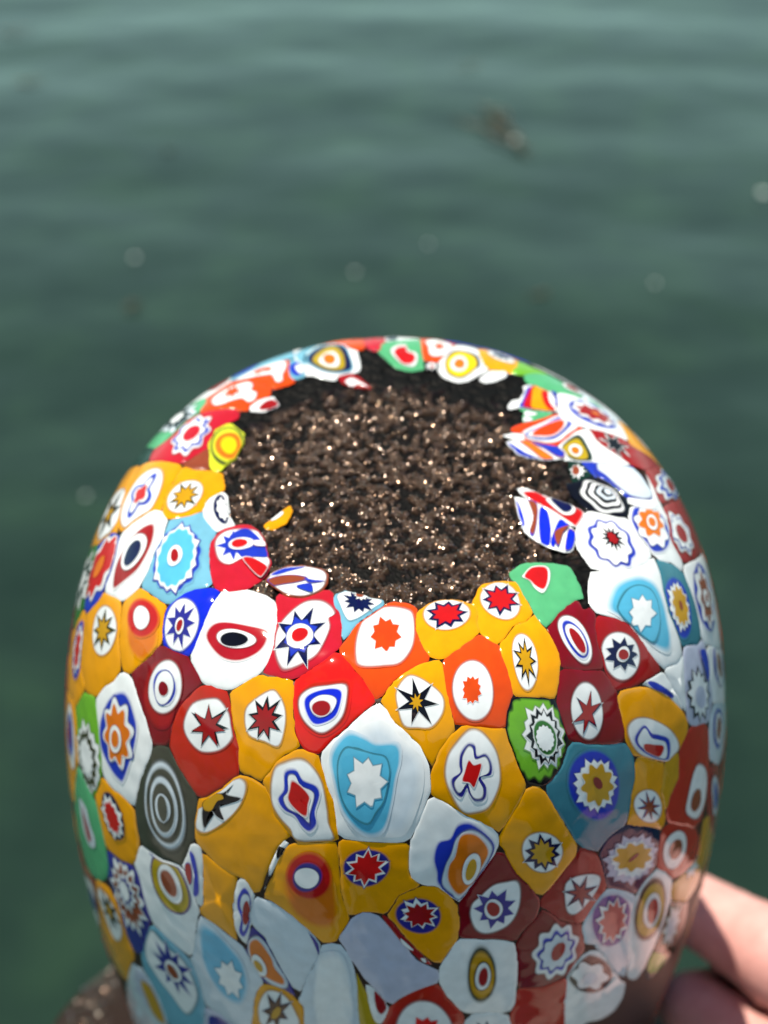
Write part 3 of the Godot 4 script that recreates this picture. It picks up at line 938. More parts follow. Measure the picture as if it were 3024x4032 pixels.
	[18950,2016,[199,182,184,167,156,163,149,152,148,153,154,161,179,195,233,281,339,351,361,395,417,428,413,366,326,299,279,259,240,225,207,199,192,180,174,179,180,180,181,193,205,206,208,226,246,265,284,292,299,315,355,379,407,401,362,308,274,259,244,220],"white",[["P",[276,-284,103,-211,-167,-83,-208,-6,-58,-213,138,-308],"blue",0.07],["P",[242,-130,205,-24,-55,85,-254,171,-212,27,-10,-57],"amber",0.07],["P",[164,12,49,176,-59,312,-236,360,-265,304,-205,210,-3,106],"blue",0.07]]],
	[18167,2719,[396,405,418,437,441,373,314,274,247,229,237,226,216,230,229,245,254,282,330,371,472,622,573,526,452,386,340,308,297,280,266,254,253,253,258,260,272,286,298,308,338,370,428,370,341,338,341,363,381,410,386,371,359,352,345,340,345,352,365,379],"white",[["P",[122,-364,323,-21,29,6,-227,-21,-211,-191,-95,-335],"bottle",0.07],["P",[103,-343,239,-82,75,-48,-173,-68,-170,-201,-72,-316],"olive",0.07],["E",[3,-189,-109,34,-66,-85],"white",0,0,0.07],["E",[-3,-196,-69,22,-41,-53],"amber",0,0,0.07]]],
	[20519,3156,[514,490,460,395,348,329,338,340,346,360,379,404,418,430,433,446,469,478,492,509,512,524,539,566,611,661,643,567,512,473,450,420,399,380,373,371,362,370,366,367,379,390,387,393,406,426,451,477,490,491,489,475,483,486,504,526,564,600,605,563],"white",[["E",[0,25,-308,220,-176,-220],"blue",0,0,0.07],["W",[-1,28,-282,200,-153,-179],"white",9,0.08,0.06],["W",[-15,24,-231,179,-118,-139],"darkred",8,0.14,0.06],["E",[-33,20,-47,40,-24,-20],"amber",0,0,0.07]]],
	[18096,3370,[248,235,228,227,220,203,194,184,194,202,215,236,303,581,690,626,559,507,472,440,418,396,397,388,391,385,375,380,390,380,374,373,374,376,350,345,328,321,319,309,314,326,334,347,362,398,426,451,469,510,539,579,614,519,417,355,315,288,274,261],"darkred",[["S",[55,-242,-268,159,-183,-179],"white",7,0.38,0.05],["S",[55,-245,-232,119,-159,-159],"black",7,0.38,0.05]]],
	[19340,3911,[439,432,416,414,414,421,432,430,403,394,392,377,381,392,392,425,456,502,518,516,491,454,428,413,395,385,363,359,348,341,335,336,353,363,388,420,451,467,486,505,509,484,441,410,399,381,363,360,354,350,359,364,394,430,436,411,416,443,441,440],"yellow",[["E",[182,182,-234,108,-170,-233],"white",0,0,0.07],["S",[187,196,-199,81,-145,-183],"black",7,0.45,0.05]]],
	[21418,3559,[403,344,269,213,198,168,145,147,141,135,130,139,135,129,130,146,149,157,179,190,222,267,318,355,401,413,423,410,372,279,221,176,151,148,147,143,147,148,149,159,157,168,187,201,223,257,266,270,298,309,287,267,253,235,227,224,248,295,397,432],"mist",[["P",[105,-117,-165,-14,-146,-92,40,-167],"jade",0.07]]],
	[17167,4024,[384,424,503,529,546,583,629,674,711,715,716,726,704,554,471,406,361,337,308,298,279,262,265,259,255,270,274,285,294,318,340,379,426,488,589,730,737,696,657,628,593,581,560,562,546,449,389,364,339,320,311,295,297,286,281,291,294,312,331,348],"darkred",[["W",[21,60,-298,53,-480,-545],"white",8,0.1,0.06],["W",[14,53,-250,53,-402,-461],"blue",8,0.12,0.06],["W",[-3,32,-209,26,-271,-320],"mist",8,0.12,0.06],["E",[-20,34,-115,26,-135,-158],"darkred",0,0,0.07]]],
	[15588,4365,[579,645,738,857,940,923,919,907,901,905,892,811,750,707,647,568,524,485,455,449,426,412,407,418,425,433,452,478,512,556,597,690,795,895,902,911,899,876,820,759,728,701,721,729,680,611,552,512,484,458,434,430,415,422,415,431,445,460,492,531],"darkred",[["W",[-373,-358,-229,258,-302,-285],"white",8,0.1,0.06],["W",[-377,-359,-198,206,-257,-233],"blue",8,0.12,0.06],["W",[-378,-364,-178,206,-213,-206],"white",8,0.12,0.06],["E",[-394,-365,-92,103,-118,-103],"darkred",0,0,0.07]]],
	[16010,3085,[269,282,300,315,341,360,325,315,314,315,319,315,315,325,323,341,367,394,422,422,433,443,427,412,395,387,386,379,362,355,359,354,344,310,288,274,255,243,242,249,259,251,261,275,298,350,378,389,416,421,435,463,467,420,375,341,314,290,280,269],"blue",[["P",[294,-347,290,-234,266,159,95,281,-136,382,-247,331,-319,184,-307,-8,-155,-152,50,-276,173,-370],"mist",0.07]]],
	[15010,3524,[399,268,211,180,179,159,156,148,132,136,136,131,131,142,145,161,165,189,214,229,231,151,123,98,84,76,65,58,57,57,57,59,69,70,72,90,111,138,187,272,336,414,484,482,467,269,209,171,151,143,136,125,123,119,131,147,147,175,243,605],"white",[]],
	[16617,2456,[202,195,189,189,191,160,160,149,137,131,141,136,129,125,141,143,143,151,174,183,192,178,181,176,169,163,163,168,169,170,176,183,195,209,222,230,203,176,156,143,136,129,123,122,117,116,117,122,123,129,136,142,143,145,163,191,230,234,222,209],"bottle",[["S",[-15,-15,-8,121,-152,-29],"white",9,0.55,0.05],["E",[0,-34,-2,51,-92,-18],"rust",0,0,0.07]]],
	[16779,2641,[126,125,120,125,126,132,132,128,90,79,74,72,67,66,66,66,66,66,67,72,72,66,61,66,74,87,117,178,190,179,126,116,93,75,79,78,67,60,53,47,46,48,58,60,60,60,60,60,66,69,91,100,116,155,169,153,145,138,127,126],"blue",[]],
	[14730,2669,[357,367,356,339,336,325,323,317,312,317,318,324,337,350,364,382,390,399,427,444,467,480,513,476,437,403,371,350,326,317,310,299,298,303,305,309,299,297,297,298,305,317,324,337,351,371,394,406,435,454,448,385,375,363,352,351,357,363,367,353],"black",[["W",[-24,45,-203,286,-238,-90],"white",5,0.07,0.06],["W",[-13,57,-173,244,-206,-78],"black",5,0.07,0.06],["W",[1,69,-144,202,-171,-66],"white",5,0.07,0.06],["W",[12,81,-113,157,-133,-52],"black",5,0.07,0.06],["W",[26,93,-84,119,-103,-40],"mist",5,0.07,0.06],["W",[38,106,-54,78,-67,-27],"black",5,0.07,0.06],["W",[51,118,-37,46,-42,-17],"mist",5,0.07,0.06]]],
	[11911,2915,[461,480,510,520,492,460,441,439,442,466,494,537,575,586,561,556,536,502,492,484,468,473,484,487,497,500,512,530,537,538,540,552,520,492,468,459,452,442,450,446,445,439,433,434,446,464,470,462,470,469,490,502,543,566,545,518,493,473,466,460],"white",[["W",[-20,17,-251,324,-310,-120],"blue",9,0.06,0.06],["W",[-22,14,-227,290,-270,-94],"white",9,0.08,0.06],["S",[46,10,-134,169,-155,-57],"black",12,0.5,0.05],["S",[44,9,-70,90,-74,-21],"darkred",8,0.7,0.05]]],
	[13549,3525,[446,443,443,449,445,411,381,338,305,278,261,271,282,282,314,386,524,584,599,587,513,463,425,412,420,411,412,427,422,410,404,400,373,362,345,338,343,345,357,370,383,390,397,410,424,443,465,458,470,487,487,466,425,404,390,379,389,391,404,424],"white",[["E",[46,-107,-261,252,-304,-210],"blue",0,0,0.07],["W",[50,-103,-243,210,-266,-189],"white",8,0.1,0.06],["W",[119,-129,-168,146,-232,-166],"amber",7,0.14,0.06],["E",[109,-126,-84,63,-107,-63],"white",0,0,0.07],["E",[108,-133,-51,42,-62,-42],"amber",0,0,0.07]]],
	[10101,3685,[656,582,528,496,486,475,475,485,486,535,606,693,847,967,967,938,880,852,839,748,673,612,552,489,444,426,402,383,380,369,367,364,385,433,480,584,724,764,786,779,783,785,796,800,815,716,601,554,528,513,502,506,508,522,551,570,621,700,779,715],"white",[["P",[-238,-464,-17,-464,254,-318,395,-114,388,106,203,409,-10,676,-168,573,-301,284,-404,-192,-441,-368],"skyblue",0.3],["P",[-370,-243,-299,-318,-56,-343,150,-243,271,-87,249,78,95,253,-94,377,-249,346,-357,49],"teal",0.02],["P",[-364,-218,-294,-294,-58,-318,139,-243,253,-87,234,78,84,253,-95,346,-247,346,-347,49],"skyblue",0.02],["S",[-110,-1,175,161,-212,138],"white",8,0.7,0.1]]],
	[11859,4264,[385,373,371,366,366,373,385,400,424,447,483,513,558,615,660,679,667,634,586,558,538,532,542,541,563,536,493,464,434,424,407,404,393,393,404,404,400,406,418,426,439,464,489,501,537,577,630,721,655,609,567,549,525,505,490,466,460,466,432,400],"teal",[["E",[-120,-65,-217,330,-252,-194],"blue",0,0,0.07],["S",[-114,-71,-188,275,-203,-165],"white",16,0.82,0.05],["W",[-95,-72,-164,220,-169,-110],"ochre",10,0.1,0.06],["E",[-91,-78,-34,55,-35,-27],"rust",0,0,0.07]]],
	[13856,5088,[832,844,867,875,837,811,801,789,782,770,770,786,834,884,952,1003,966,865,790,732,699,688,665,652,650,646,657,677,708,773,775,810,803,753,725,724,737,755,772,818,888,961,1028,997,887,813,735,695,653,630,612,604,598,599,611,626,663,700,760,801],"white",[["E",[-150,-234,-323,331,-345,-366],"blue",0,0,0.07],["W",[-155,-240,-293,331,-297,-331],"white",8,0.1,0.06],["W",[-161,-241,-241,265,-207,-199],"rust",8,0.14,0.06],["E",[-180,-254,-82,99,-91,-99],"white",0,0,0.07],["E",[-181,-255,-53,33,-52,-33],"rust",0,0,0.07]]],
	[12774,6135,[499,493,502,500,523,544,573,628,680,769,886,1033,1019,839,694,599,537,480,445,417,388,383,368,370,361,372,389,393,412,439,486,544,554,539,545,571,610,657,711,744,801,870,952,874,738,625,541,498,470,438,412,399,391,386,390,387,397,405,416,468],"white",[["E",[12,-226,-105,325,-254,-325],"blue",0,0,0.07],["E",[7,-233,-91,325,-183,-203],"white",0,0,0.07],["E",[3,-242,-60,203,-97,-122],"rust",0,0,0.07]]],
	[12166,6989,[501,558,632,756,789,818,875,936,1004,990,892,814,740,697,664,638,618,603,578,552,531,507,496,475,471,467,477,481,499,525,552,593,648,682,709,732,775,818,878,916,960,948,928,854,721,627,564,508,473,446,420,402,403,389,397,395,411,415,439,466],"mist",[["E",[-177,-290,-108,317,-246,-317],"blue",0,0,0.07],["E",[-180,-299,-83,271,-176,-227],"white",0,0,0.07],["E",[-183,-307,-55,181,-106,-90],"rust",0,0,0.07]]],
	[11598,8278,[367,371,394,411,447,477,527,578,670,802,983,1209,1349,1406,1108,878,730,631,571,505,467,429,400,365,356,348,338,340,332,341,344,361,373,416,470,538,593,648,723,840,985,1155,1318,1287,1041,876,775,709,621,542,482,437,410,395,376,363,361,351,355,357],"darkred",[["E",[-146,-310,64,616,-201,-257],"mist",0,0,0.07],["E",[-148,-311,51,410,-109,-154],"blue",0,0,0.07]]],
	[4233,4189,[358,364,373,397,416,430,442,445,457,471,496,521,531,556,587,607,607,594,572,564,523,483,445,416,381,371,363,346,339,343,340,350,359,377,391,411,436,451,471,497,528,551,583,574,549,523,504,490,478,477,477,484,491,457,425,404,385,372,364,358],"black",[["W",[-22,-29,-73,569,-356,-109],"lime",15,0.05,0.06],["S",[74,-4,-41,411,-267,-82],"white",15,0.84,0.05],["S",[79,0,-33,356,-217,-55],"black",15,0.82,0.05],["S",[82,-6,-26,301,-170,-27],"white",15,0.84,0.05],["E",[78,3,-19,220,-135,-55],"green",0,0,0.07],["W",[71,8,-14,165,-117,-28],"white",14,0.05,0.06]]],
	[6241,4160,[420,425,410,410,427,443,475,519,564,643,706,716,653,587,536,506,470,454,442,435,435,440,435,436,453,461,465,449,446,435,428,428,434,442,461,481,505,513,521,533,550,593,632,616,567,523,498,464,454,448,448,454,461,465,447,424,420,409,403,409],"maroon",[["E",[-79,-9,-95,352,-204,-81],"white",0,0,0.07],["S",[-89,10,-169,246,-169,-137],"navy",6,0.36,0.05],["S",[-90,0,-145,218,-144,-109],"darkred",6,0.36,0.05]]],
	[6991,3333,[341,299,283,276,275,270,269,270,277,297,329,369,418,493,507,470,447,429,421,414,409,413,409,414,423,445,448,404,374,344,334,323,322,328,330,341,350,372,374,367,351,353,344,353,351,366,369,375,384,417,424,454,487,465,380,386,439,429,417,381],"maroon",[["E",[-41,2,-42,308,-175,-20],"white",0,0,0.07],["E",[-49,9,-33,247,-130,0],"blue",0,0,0.07],["E",[-47,13,-26,205,-98,-21],"white",0,0,0.07],["E",[-49,34,-18,165,-64,0],"darkred",0,0,0.07]]],
	[8296,3891,[314,317,338,348,367,390,440,506,626,698,622,565,519,480,452,429,430,415,414,419,419,420,427,447,474,460,445,427,414,412,407,404,388,381,380,381,393,407,427,456,467,488,530,565,594,591,535,499,466,439,414,395,390,368,353,334,322,320,315,314],"darkred",[["E",[-85,-40,-63,293,-281,-98],"white",0,0,0.07],["S",[-73,-49,230,170,-129,170],"navy",9,0.62,0.05],["E",[-63,-46,100,49,-59,73],"white",0,0,0.07],["E",[-64,-42,67,49,-43,49],"darkred",0,0,0.07]]],
	[5129,2503,[354,352,353,359,365,373,386,402,392,384,367,364,350,322,313,313,316,346,381,439,511,574,563,538,517,493,440,400,371,339,309,298,282,280,286,291,334,339,339,339,340,347,366,390,406,423,423,412,407,416,413,418,424,425,433,453,431,406,385,366],"yellow",[["E",[57,-80,122,237,-215,161],"white",0,0,0.07],["S",[66,-93,159,191,-185,181],"navy",9,0.62,0.05],["S",[65,-93,122,144,-141,138],"red",9,0.62,0.05]]],
	[4984,3273,[341,341,342,352,349,355,365,363,374,388,408,438,463,511,545,524,489,475,484,480,480,487,500,522,508,455,415,388,373,355,347,342,347,349,359,363,379,388,399,399,388,382,388,400,414,434,458,465,462,477,527,575,498,448,421,400,380,362,353,342],"yellow",[["E",[-98,1,-107,324,-153,-20],"white",0,0,0.07],["S",[-99,1,-96,283,-141,-20],"black",9,0.5,0.05],["S",[-99,0,-67,202,-100,-20],"ochre",9,0.5,0.05]]],
	[-12815,3662,[544,579,584,596,609,624,651,646,619,614,606,622,643,669,694,647,537,473,438,413,404,394,405,425,451,484,515,534,529,511,506,515,517,524,539,571,616,663,663,666,649,637,630,579,544,517,496,464,434,423,406,399,405,418,430,434,462,478,497,517],"white",[["P",[-228,-417,27,-369,254,-169,329,44,251,432,118,432,-112,246,-220,-38,-278,-220],"darkred",0.07],["E",[-3,-41,-128,-225,190,-112],"white",0,0,0.07],["E",[15,-29,-93,-158,121,-68],"navy",0,0,0.15]]],
	[-13857,4455,[462,464,474,476,483,494,499,526,544,581,621,656,657,672,625,556,497,456,425,415,398,395,384,385,404,430,464,510,559,542,516,503,495,488,478,482,489,503,527,540,544,561,576,596,575,549,529,516,507,483,470,462,457,460,449,437,431,436,444,460],"blue",[["W",[-5,-77,-203,-555,371,-321],"white",9,0.1,0.06],["W",[0,-78,-175,-496,300,-263],"red",9,0.12,0.06],["E",[4,-63,-54,-176,89,-88],"amber",0,0,0.07]]],
	[-15021,5326,[575,563,557,562,569,583,610,647,673,685,674,654,631,633,630,641,651,680,697,686,653,612,600,583,577,588,596,609,631,673,653,610,585,579,558,549,544,550,561,564,584,620,652,711,739,703,680,651,644,610,589,579,593,595,591,607,617,635,610,589],"green",[["S",[50,-116,-166,-537,545,-585],"white",12,0.6,0.05],["S",[89,-165,-129,-428,270,-285],"bottle",12,0.6,0.05],["S",[100,-174,-76,-214,137,-177],"white",9,0.7,0.05]]],
	[-11260,3046,[636,607,603,601,630,670,709,694,658,631,617,605,604,613,637,609,522,461,428,419,410,389,393,404,406,413,427,450,472,554,656,656,645,650,665,704,747,675,631,605,591,584,578,520,433,405,386,369,377,372,368,384,393,406,427,460,512,579,655,665],"lightblue",[["W",[11,57,-421,-310,291,-199],"blue",12,0.04,0.06],["S",[3,62,-407,-300,270,-179],"white",16,0.9,0.05],["W",[-2,59,-357,-259,230,-159],"skyblue",14,0.04,0.06],["E",[-14,55,-138,-79,70,-79],"white",0,0,0.07],["E",[-14,55,-93,-40,45,-40],"darkred",0,0,0.07]]],
	[-13376,2406,[325,340,365,344,311,274,253,240,231,213,202,210,201,199,194,193,194,199,201,210,202,211,214,227,250,255,277,292,305,318,332,352,373,357,326,303,260,227,206,187,174,167,160,154,153,153,153,154,158,149,153,161,182,225,264,329,326,318,312,313],"white",[["E",[-31,-40,278,-2,3,96],"navy",0,0,0.07],["W",[-26,-60,229,-1,3,76],"white",8,0.12,0.06]]],
	[-9771,2418,[500,518,529,558,583,587,603,607,621,605,582,533,488,454,427,401,382,370,373,368,364,380,393,402,422,452,473,488,512,527,544,545,541,545,547,551,547,543,521,506,492,468,453,438,411,405,388,374,364,372,368,371,399,414,425,423,440,453,467,486],"crimson",[["P",[-384,153,-478,13,-440,-172,-300,-365,-161,-439,81,-363,317,-262,388,-178,141,-71,61,-9,59,163,-97,232],"white",0.07],["S",[-198,-20,116,-178,240,108],"blue",8,0.5,0.05],["P",[-345,-50,-367,-258,-204,-347,41,-353,195,-290,115,-153,50,-37,-145,-30],"blue",0.07],["E",[-160,-125,62,-157,100,35],"white",0,0,0.07],["E",[-174,-105,42,-101,68,23],"red",0,0,0.07],["P",[-109,-278,-32,-395,51,-369,-25,-257],"white",0.07],["P",[79,-25,160,-125,394,-173,490,-7,222,1],"red",0.07]]],
	[-6109,2130,[340,328,311,308,301,291,295,299,285,286,272,276,282,284,294,295,294,284,289,302,317,342,369,407,435,415,394,375,354,324,315,303,295,289,282,269,256,245,249,256,260,252,260,258,273,272,293,305,333,346,344,359,360,350,348,343,347,342,336,336],"rust",[["P",[-328,240,-323,97,-253,-69,-88,-213,109,-285,214,-256,286,-140,308,-5,207,173,22,261,-147,264],"white",0.07],["P",[-342,160,-269,-25,-67,-218,-166,-60,-276,118],"blue",0.07],["P",[-316,268,-258,138,-102,-14,57,-74,40,12,-90,152,-214,276],"rust",0.07],["P",[43,-47,170,-93,276,-145,150,-27],"blue",0.07],["P",[46,111,162,-10,251,82,162,112],"blue",0.07]]],
	[-6546,3203,[540,560,579,594,617,624,615,625,629,652,676,678,674,677,671,701,703,681,671,656,662,639,560,526,496,480,462,456,461,468,481,502,533,559,584,634,599,600,607,621,642,640,639,641,650,646,643,619,585,543,521,507,494,481,474,469,474,482,501,520],"white",[["P",[-318,214,-322,66,-192,-54,93,-173,303,-221,403,-101,401,66,264,239,57,316,-160,290],"red_wine",0.07],["E",[52,49,225,-101,66,101],"white",0,0,0.07],["E",[41,66,155,-81,42,81],"black",0,0,0.14]]],
	[-4170,2746,[456,495,506,516,508,518,525,531,533,547,577,606,643,667,667,682,687,718,736,554,474,428,401,387,374,361,355,359,356,374,395,426,459,537,606,626,551,513,493,480,475,493,521,569,644,667,642,551,501,475,471,459,446,434,427,426,426,426,428,440],"crimson",[["P",[-194,-358,-36,-464,120,-437,224,-343,187,-254,268,-100,299,235,223,402,39,571,-78,546,-232,355,-302,125,-282,-115],"white",0.07],["S",[-13,120,-40,-447,321,35],"navy",8,0.5,0.05],["S",[-11,120,-27,-276,213,21],"blue",8,0.75,0.05],["E",[-6,132,107,-128,116,129],"white",0,0,0.07],["E",[-10,120,69,-81,66,69],"red",0,0,0.07]]],
	[-2383,2262,[241,227,220,212,195,194,199,199,194,200,215,244,262,305,404,493,438,328,287,265,240,220,206,195,198,194,202,225,239,253,266,284,293,305,318,323,313,306,306,309,287,272,260,251,229,226,227,233,239,245,241,254,279,307,348,363,358,348,311,268],"lightblue",[["P",[-256,-141,-156,-248,30,-210,301,-181,194,-6,51,168,-38,191,-190,-15],"white",0.07],["S",[29,-101,212,9,16,177],"navy",11,0.62,0.05],["S",[31,-204,98,3,7,81],"white",9,0.6,0.05],["E",[13,-215,47,-12,12,46],"rust",0,0,0.07]]],
	[-562,2704,[399,419,452,500,570,590,550,508,502,491,486,497,512,540,601,698,751,674,623,579,558,550,543,539,556,570,586,572,525,485,458,439,431,425,419,423,418,413,423,426,438,452,477,505,545,599,625,619,634,634,623,600,510,458,419,394,386,386,390,387],"orange",[["P",[-282,-318,-144,-480,39,-533,225,-492,303,-396,331,-134,305,113,188,302,-4,350,-270,374,-340,278,-352,-5],"white",0.07],["S",[-11,-91,15,277,-188,11],"orange_red",9,0.74,0.05]]],
	[2275,2518,[394,381,381,387,400,416,400,381,373,365,350,354,361,373,385,389,415,459,497,517,525,527,494,471,441,420,400,387,380,374,372,362,360,361,366,369,385,387,386,381,381,387,392,389,398,400,400,404,396,410,408,413,419,420,422,443,447,450,433,413],"yellow",[["E",[41,-147,277,33,-47,238],"white",0,0,0.07],["S",[41,-147,260,37,-46,230],"navy",9,0.66,0.05],["S",[41,-148,194,23,-33,167],"red",9,0.66,0.05]]],
	[2802,3334,[374,370,381,394,403,427,444,437,448,466,485,542,615,604,574,553,534,522,532,533,535,555,582,530,494,467,441,417,413,402,394,389,394,396,408,421,435,458,460,454,448,448,452,451,479,500,521,555,604,590,549,533,520,502,449,410,394,382,375,375],"orange",[["E",[-93,88,-53,336,-246,-21],"white",0,0,0.07],["S",[-112,82,-28,168,-121,0],"orange",11,0.76,0.05]]],
	[-11569,4900,[653,623,602,583,571,577,596,622,656,697,708,721,737,781,825,808,793,782,779,762,710,676,656,648,639,660,677,705,709,669,630,603,589,576,570,576,592,636,688,689,695,708,722,748,781,814,797,748,702,669,644,635,630,642,656,681,708,727,690,669],"yellow",[["E",[8,-284,-195,-250,279,-250],"white",0,0,0.07],["S",[9,-290,-177,-217,248,-250],"olive_black",8,0.5,0.05],["S",[11,-297,-123,-155,175,-155],"ochre",8,0.5,0.05]]],
	[-10080,4033,[432,435,430,425,430,437,444,457,472,510,555,591,598,616,587,543,503,472,457,443,429,407,409,405,410,412,429,445,470,494,502,502,495,485,490,497,514,513,491,477,468,452,451,463,475,478,497,527,535,488,469,452,449,444,446,468,476,480,463,444],"yellow",[["E",[103,-23,217,-181,253,233],"amber",0,0,0.35],["E",[-24,-154,209,-197,202,148],"red",0,0,0.12],["E",[-35,-155,115,-99,121,99],"white",0,0,0.15]]],
	[-13052,5960,[630,616,599,597,603,605,623,634,625,583,584,592,618,656,692,750,820,868,819,794,768,740,698,668,632,610,591,584,584,584,578,532,493,473,468,490,505,525,558,603,649,739,814,877,895,818,756,701,640,603,566,548,514,508,539,588,667,727,710,649],"yellow",[["E",[104,-362,-196,-388,225,-271],"blue",0,0,0.07],["W",[107,-370,-175,-348,172,-193],"white",8,0.1,0.06],["W",[110,-371,-132,-271,118,-116],"red",8,0.12,0.06]]],
	[-12422,7601,[468,456,460,460,462,480,494,517,575,653,742,863,984,1075,1169,1292,1458,1469,962,668,543,511,476,460,448,441,435,435,447,460,476,511,533,553,575,619,666,722,817,907,928,932,963,1004,1064,1147,1173,1132,1062,953,880,836,790,739,691,600,565,527,496,486],"yellow",[["E",[122,-473,236,475,-221,285],"white",0,0,0.07],["E",[113,-522,169,331,-137,189],"blue",0,0,0.07],["E",[99,-540,88,189,-69,47],"darkred",0,0,0.07]]],
	[-8618,3424,[286,305,326,351,379,417,456,484,464,444,432,431,435,427,436,439,452,425,404,386,376,359,351,345,345,350,346,349,339,331,324,314,318,318,320,331,339,350,354,377,396,406,432,469,496,515,514,440,384,335,312,293,285,277,260,254,260,270,267,273],"royal",[["E",[5,104,-191,-283,220,-109],"white",0,0,0.07],["S",[5,104,-170,-239,194,-109],"indigo",9,0.52,0.05],["E",[12,117,-60,-87,63,-22],"white",0,0,0.07],["E",[12,113,-38,-65,35,-22],"darkred",0,0,0.07]]],
	[-7994,4350,[348,347,353,355,368,393,421,463,541,643,687,702,715,753,673,599,540,502,493,489,469,473,486,502,504,542,569,619,578,533,501,484,461,453,452,448,461,492,524,542,539,538,537,528,538,553,578,607,605,605,617,630,639,650,561,481,429,400,380,361],"maroon",[["P",[-306,-92,-199,-319,40,-442,247,-288,292,11,307,301,142,455,-56,416,-243,264],"darkred",0.25],["E",[35,-80,-112,-311,252,-141],"white",0,0,0.07],["E",[36,-81,-82,-198,182,-85],"blue",0,0,0.07],["E",[36,-81,-69,-198,142,-85],"white",0,0,0.07],["E",[39,-68,-34,-85,78,-28],"maroon",0,0,0.15]]],
	[-9067,5509,[593,583,592,594,608,641,691,736,822,930,932,893,878,880,903,924,948,957,907,780,714,672,635,614,601,600,609,637,658,715,739,714,699,687,686,692,697,695,717,736,794,873,921,940,932,889,833,798,773,759,752,749,730,742,732,717,685,649,631,608],"white",[["P",[-244,-584,-60,-704,166,-584,303,-419,343,-71,279,497,183,597,-75,597,-366,497,-479,159,-406,-292],"blue",0.07],["W",[-35,-55,249,415,-312,339],"white",8,0.12,0.06],["W",[-39,-30,215,379,-247,264],"amber",8,0.14,0.06],["E",[-37,34,66,192,-123,115],"white",0,0,0.07],["E",[-36,27,44,115,-74,76],"amber",0,0,0.07]]],
	[-5979,4564,[516,536,563,594,571,563,568,577,599,610,635,669,719,763,771,710,668,635,611,607,595,582,577,587,590,557,535,512,508,496,490,490,495,497,508,516,529,543,563,595,634,672,694,711,709,721,737,683,633,577,536,504,489,477,477,483,490,500,492,502],"brick",[["P",[-293,-373,-75,-565,66,-596,258,-471,360,-273,281,-61,96,87,-61,125,-254,49,-334,-98],"white",0.07],["S",[23,-242,-100,-257,264,-172],"black",7,0.4,0.05],["S",[24,-237,-84,-230,222,-115],"darkred",7,0.4,0.05]]],
	[-4292,4010,[431,476,520,503,488,469,452,456,469,490,524,574,626,708,699,679,696,684,595,505,446,423,409,391,384,388,384,389,392,409,428,444,478,529,533,516,509,510,521,529,542,560,565,551,562,579,584,613,626,580,523,477,443,417,403,392,401,402,397,405],"yellow",[["P",[-20,-412,112,-386,231,-247,284,-41,266,181,86,181,-122,181,-224,21,-222,-161],"white",0.07],["S",[23,-79,-52,-276,225,-75],"black",9,0.52,0.05],["S",[23,-71,-40,-202,171,-50],"darkred",9,0.52,0.05]]],
	[-6853,5911,[551,558,563,551,543,570,592,625,673,742,796,802,798,817,847,869,895,930,971,930,850,777,713,675,625,579,546,525,507,497,481,480,485,492,500,518,533,561,615,654,725,858,918,949,974,898,839,807,767,757,755,744,736,678,625,586,559,541,544,540],"smoke",[["E",[19,-82,199,603,-321,281],"mist",0,0,0.07],["E",[19,-82,176,523,-284,281],"smoke",0,0,0.07],["E",[20,-83,129,442,-213,201],"mist",0,0,0.07],["E",[20,-77,103,362,-174,161],"smoke",0,0,0.07],["E",[20,-85,68,201,-116,121],"mist",0,0,0.07],["E",[21,-85,46,201,-81,40],"smoke",0,0,0.07]]],
	[-10753,6401,[530,547,560,563,580,595,621,656,705,749,808,832,809,801,770,764,747,739,729,691,636,596,575,560,535,516,509,512,549,593,621,596,582,580,575,576,593,609,640,669,715,727,749,793,846,888,803,739,684,656,605,580,551,539,518,520,516,515,516,527],"lime",[["S",[94,245,287,496,-377,496],"white",14,0.82,0.05],["S",[99,236,242,405,-284,359],"olive_black",14,0.8,0.05],["S",[93,227,177,269,-206,269],"white",14,0.8,0.05],["E",[96,226,122,180,-138,180],"white",0,0,0.07]]],
	[-10530,8304,[750,737,732,746,738,743,751,771,800,818,853,879,934,991,1081,1192,1296,1281,1232,1189,1169,1072,965,888,819,781,738,707,655,636,614,617,623,626,645,676,704,738,789,846,943,1062,1142,1141,1141,1119,1144,1167,1190,1096,1015,950,910,885,843,810,790,782,776,768],"jade",[["P",[-242,-531,55,-652,224,-470,376,-348,375,-99,149,155,-95,27,-201,-224],"mist",0.15],["P",[-92,-531,89,-348,243,-162,165,27,-29,-162],"darkred",0.1]]],
	[-8707,7004,[539,538,532,534,551,565,578,591,603,604,600,611,631,656,671,693,737,786,800,743,679,633,605,590,567,564,560,571,584,588,572,558,546,545,545,553,574,617,653,655,636,607,603,593,602,641,665,695,718,748,761,710,660,631,610,586,578,576,565,551],"yellow",[["E",[-56,-102,233,278,-209,278],"navy",0,0,0.07],["S",[-56,-94,227,233,-198,278],"white",12,0.78,0.05],["S",[-54,-102,171,185,-139,185],"red",12,0.8,0.05]]],
	[-4395,5541,[533,519,512,513,525,545,566,598,639,700,796,896,924,735,716,716,716,712,728,734,725,731,755,770,743,709,673,655,632,618,611,611,618,624,587,566,558,558,565,577,589,636,687,760,811,828,834,829,822,770,716,664,622,624,638,656,673,700,611,565],"yellow",[["P",[-611,-11,-506,-147,-376,-408,-160,-735,-18,-774,27,-656,-20,-408,-174,-102,-419,222,-578,270,-630,128],"white",0.07],["P",[-521,-102,-417,-366,-255,-492,-149,-656,-217,-492,-17,-534,-70,-450,-253,-323,-277,-236,-196,-102,-314,-102,-386,-147,-430,-11,-455,175,-499,128],"black",0.07],["P",[-518,-192,-412,-366,-293,-450,-240,-408,-324,-323,-388,-147,-484,-102],"ochre",0.07]]],
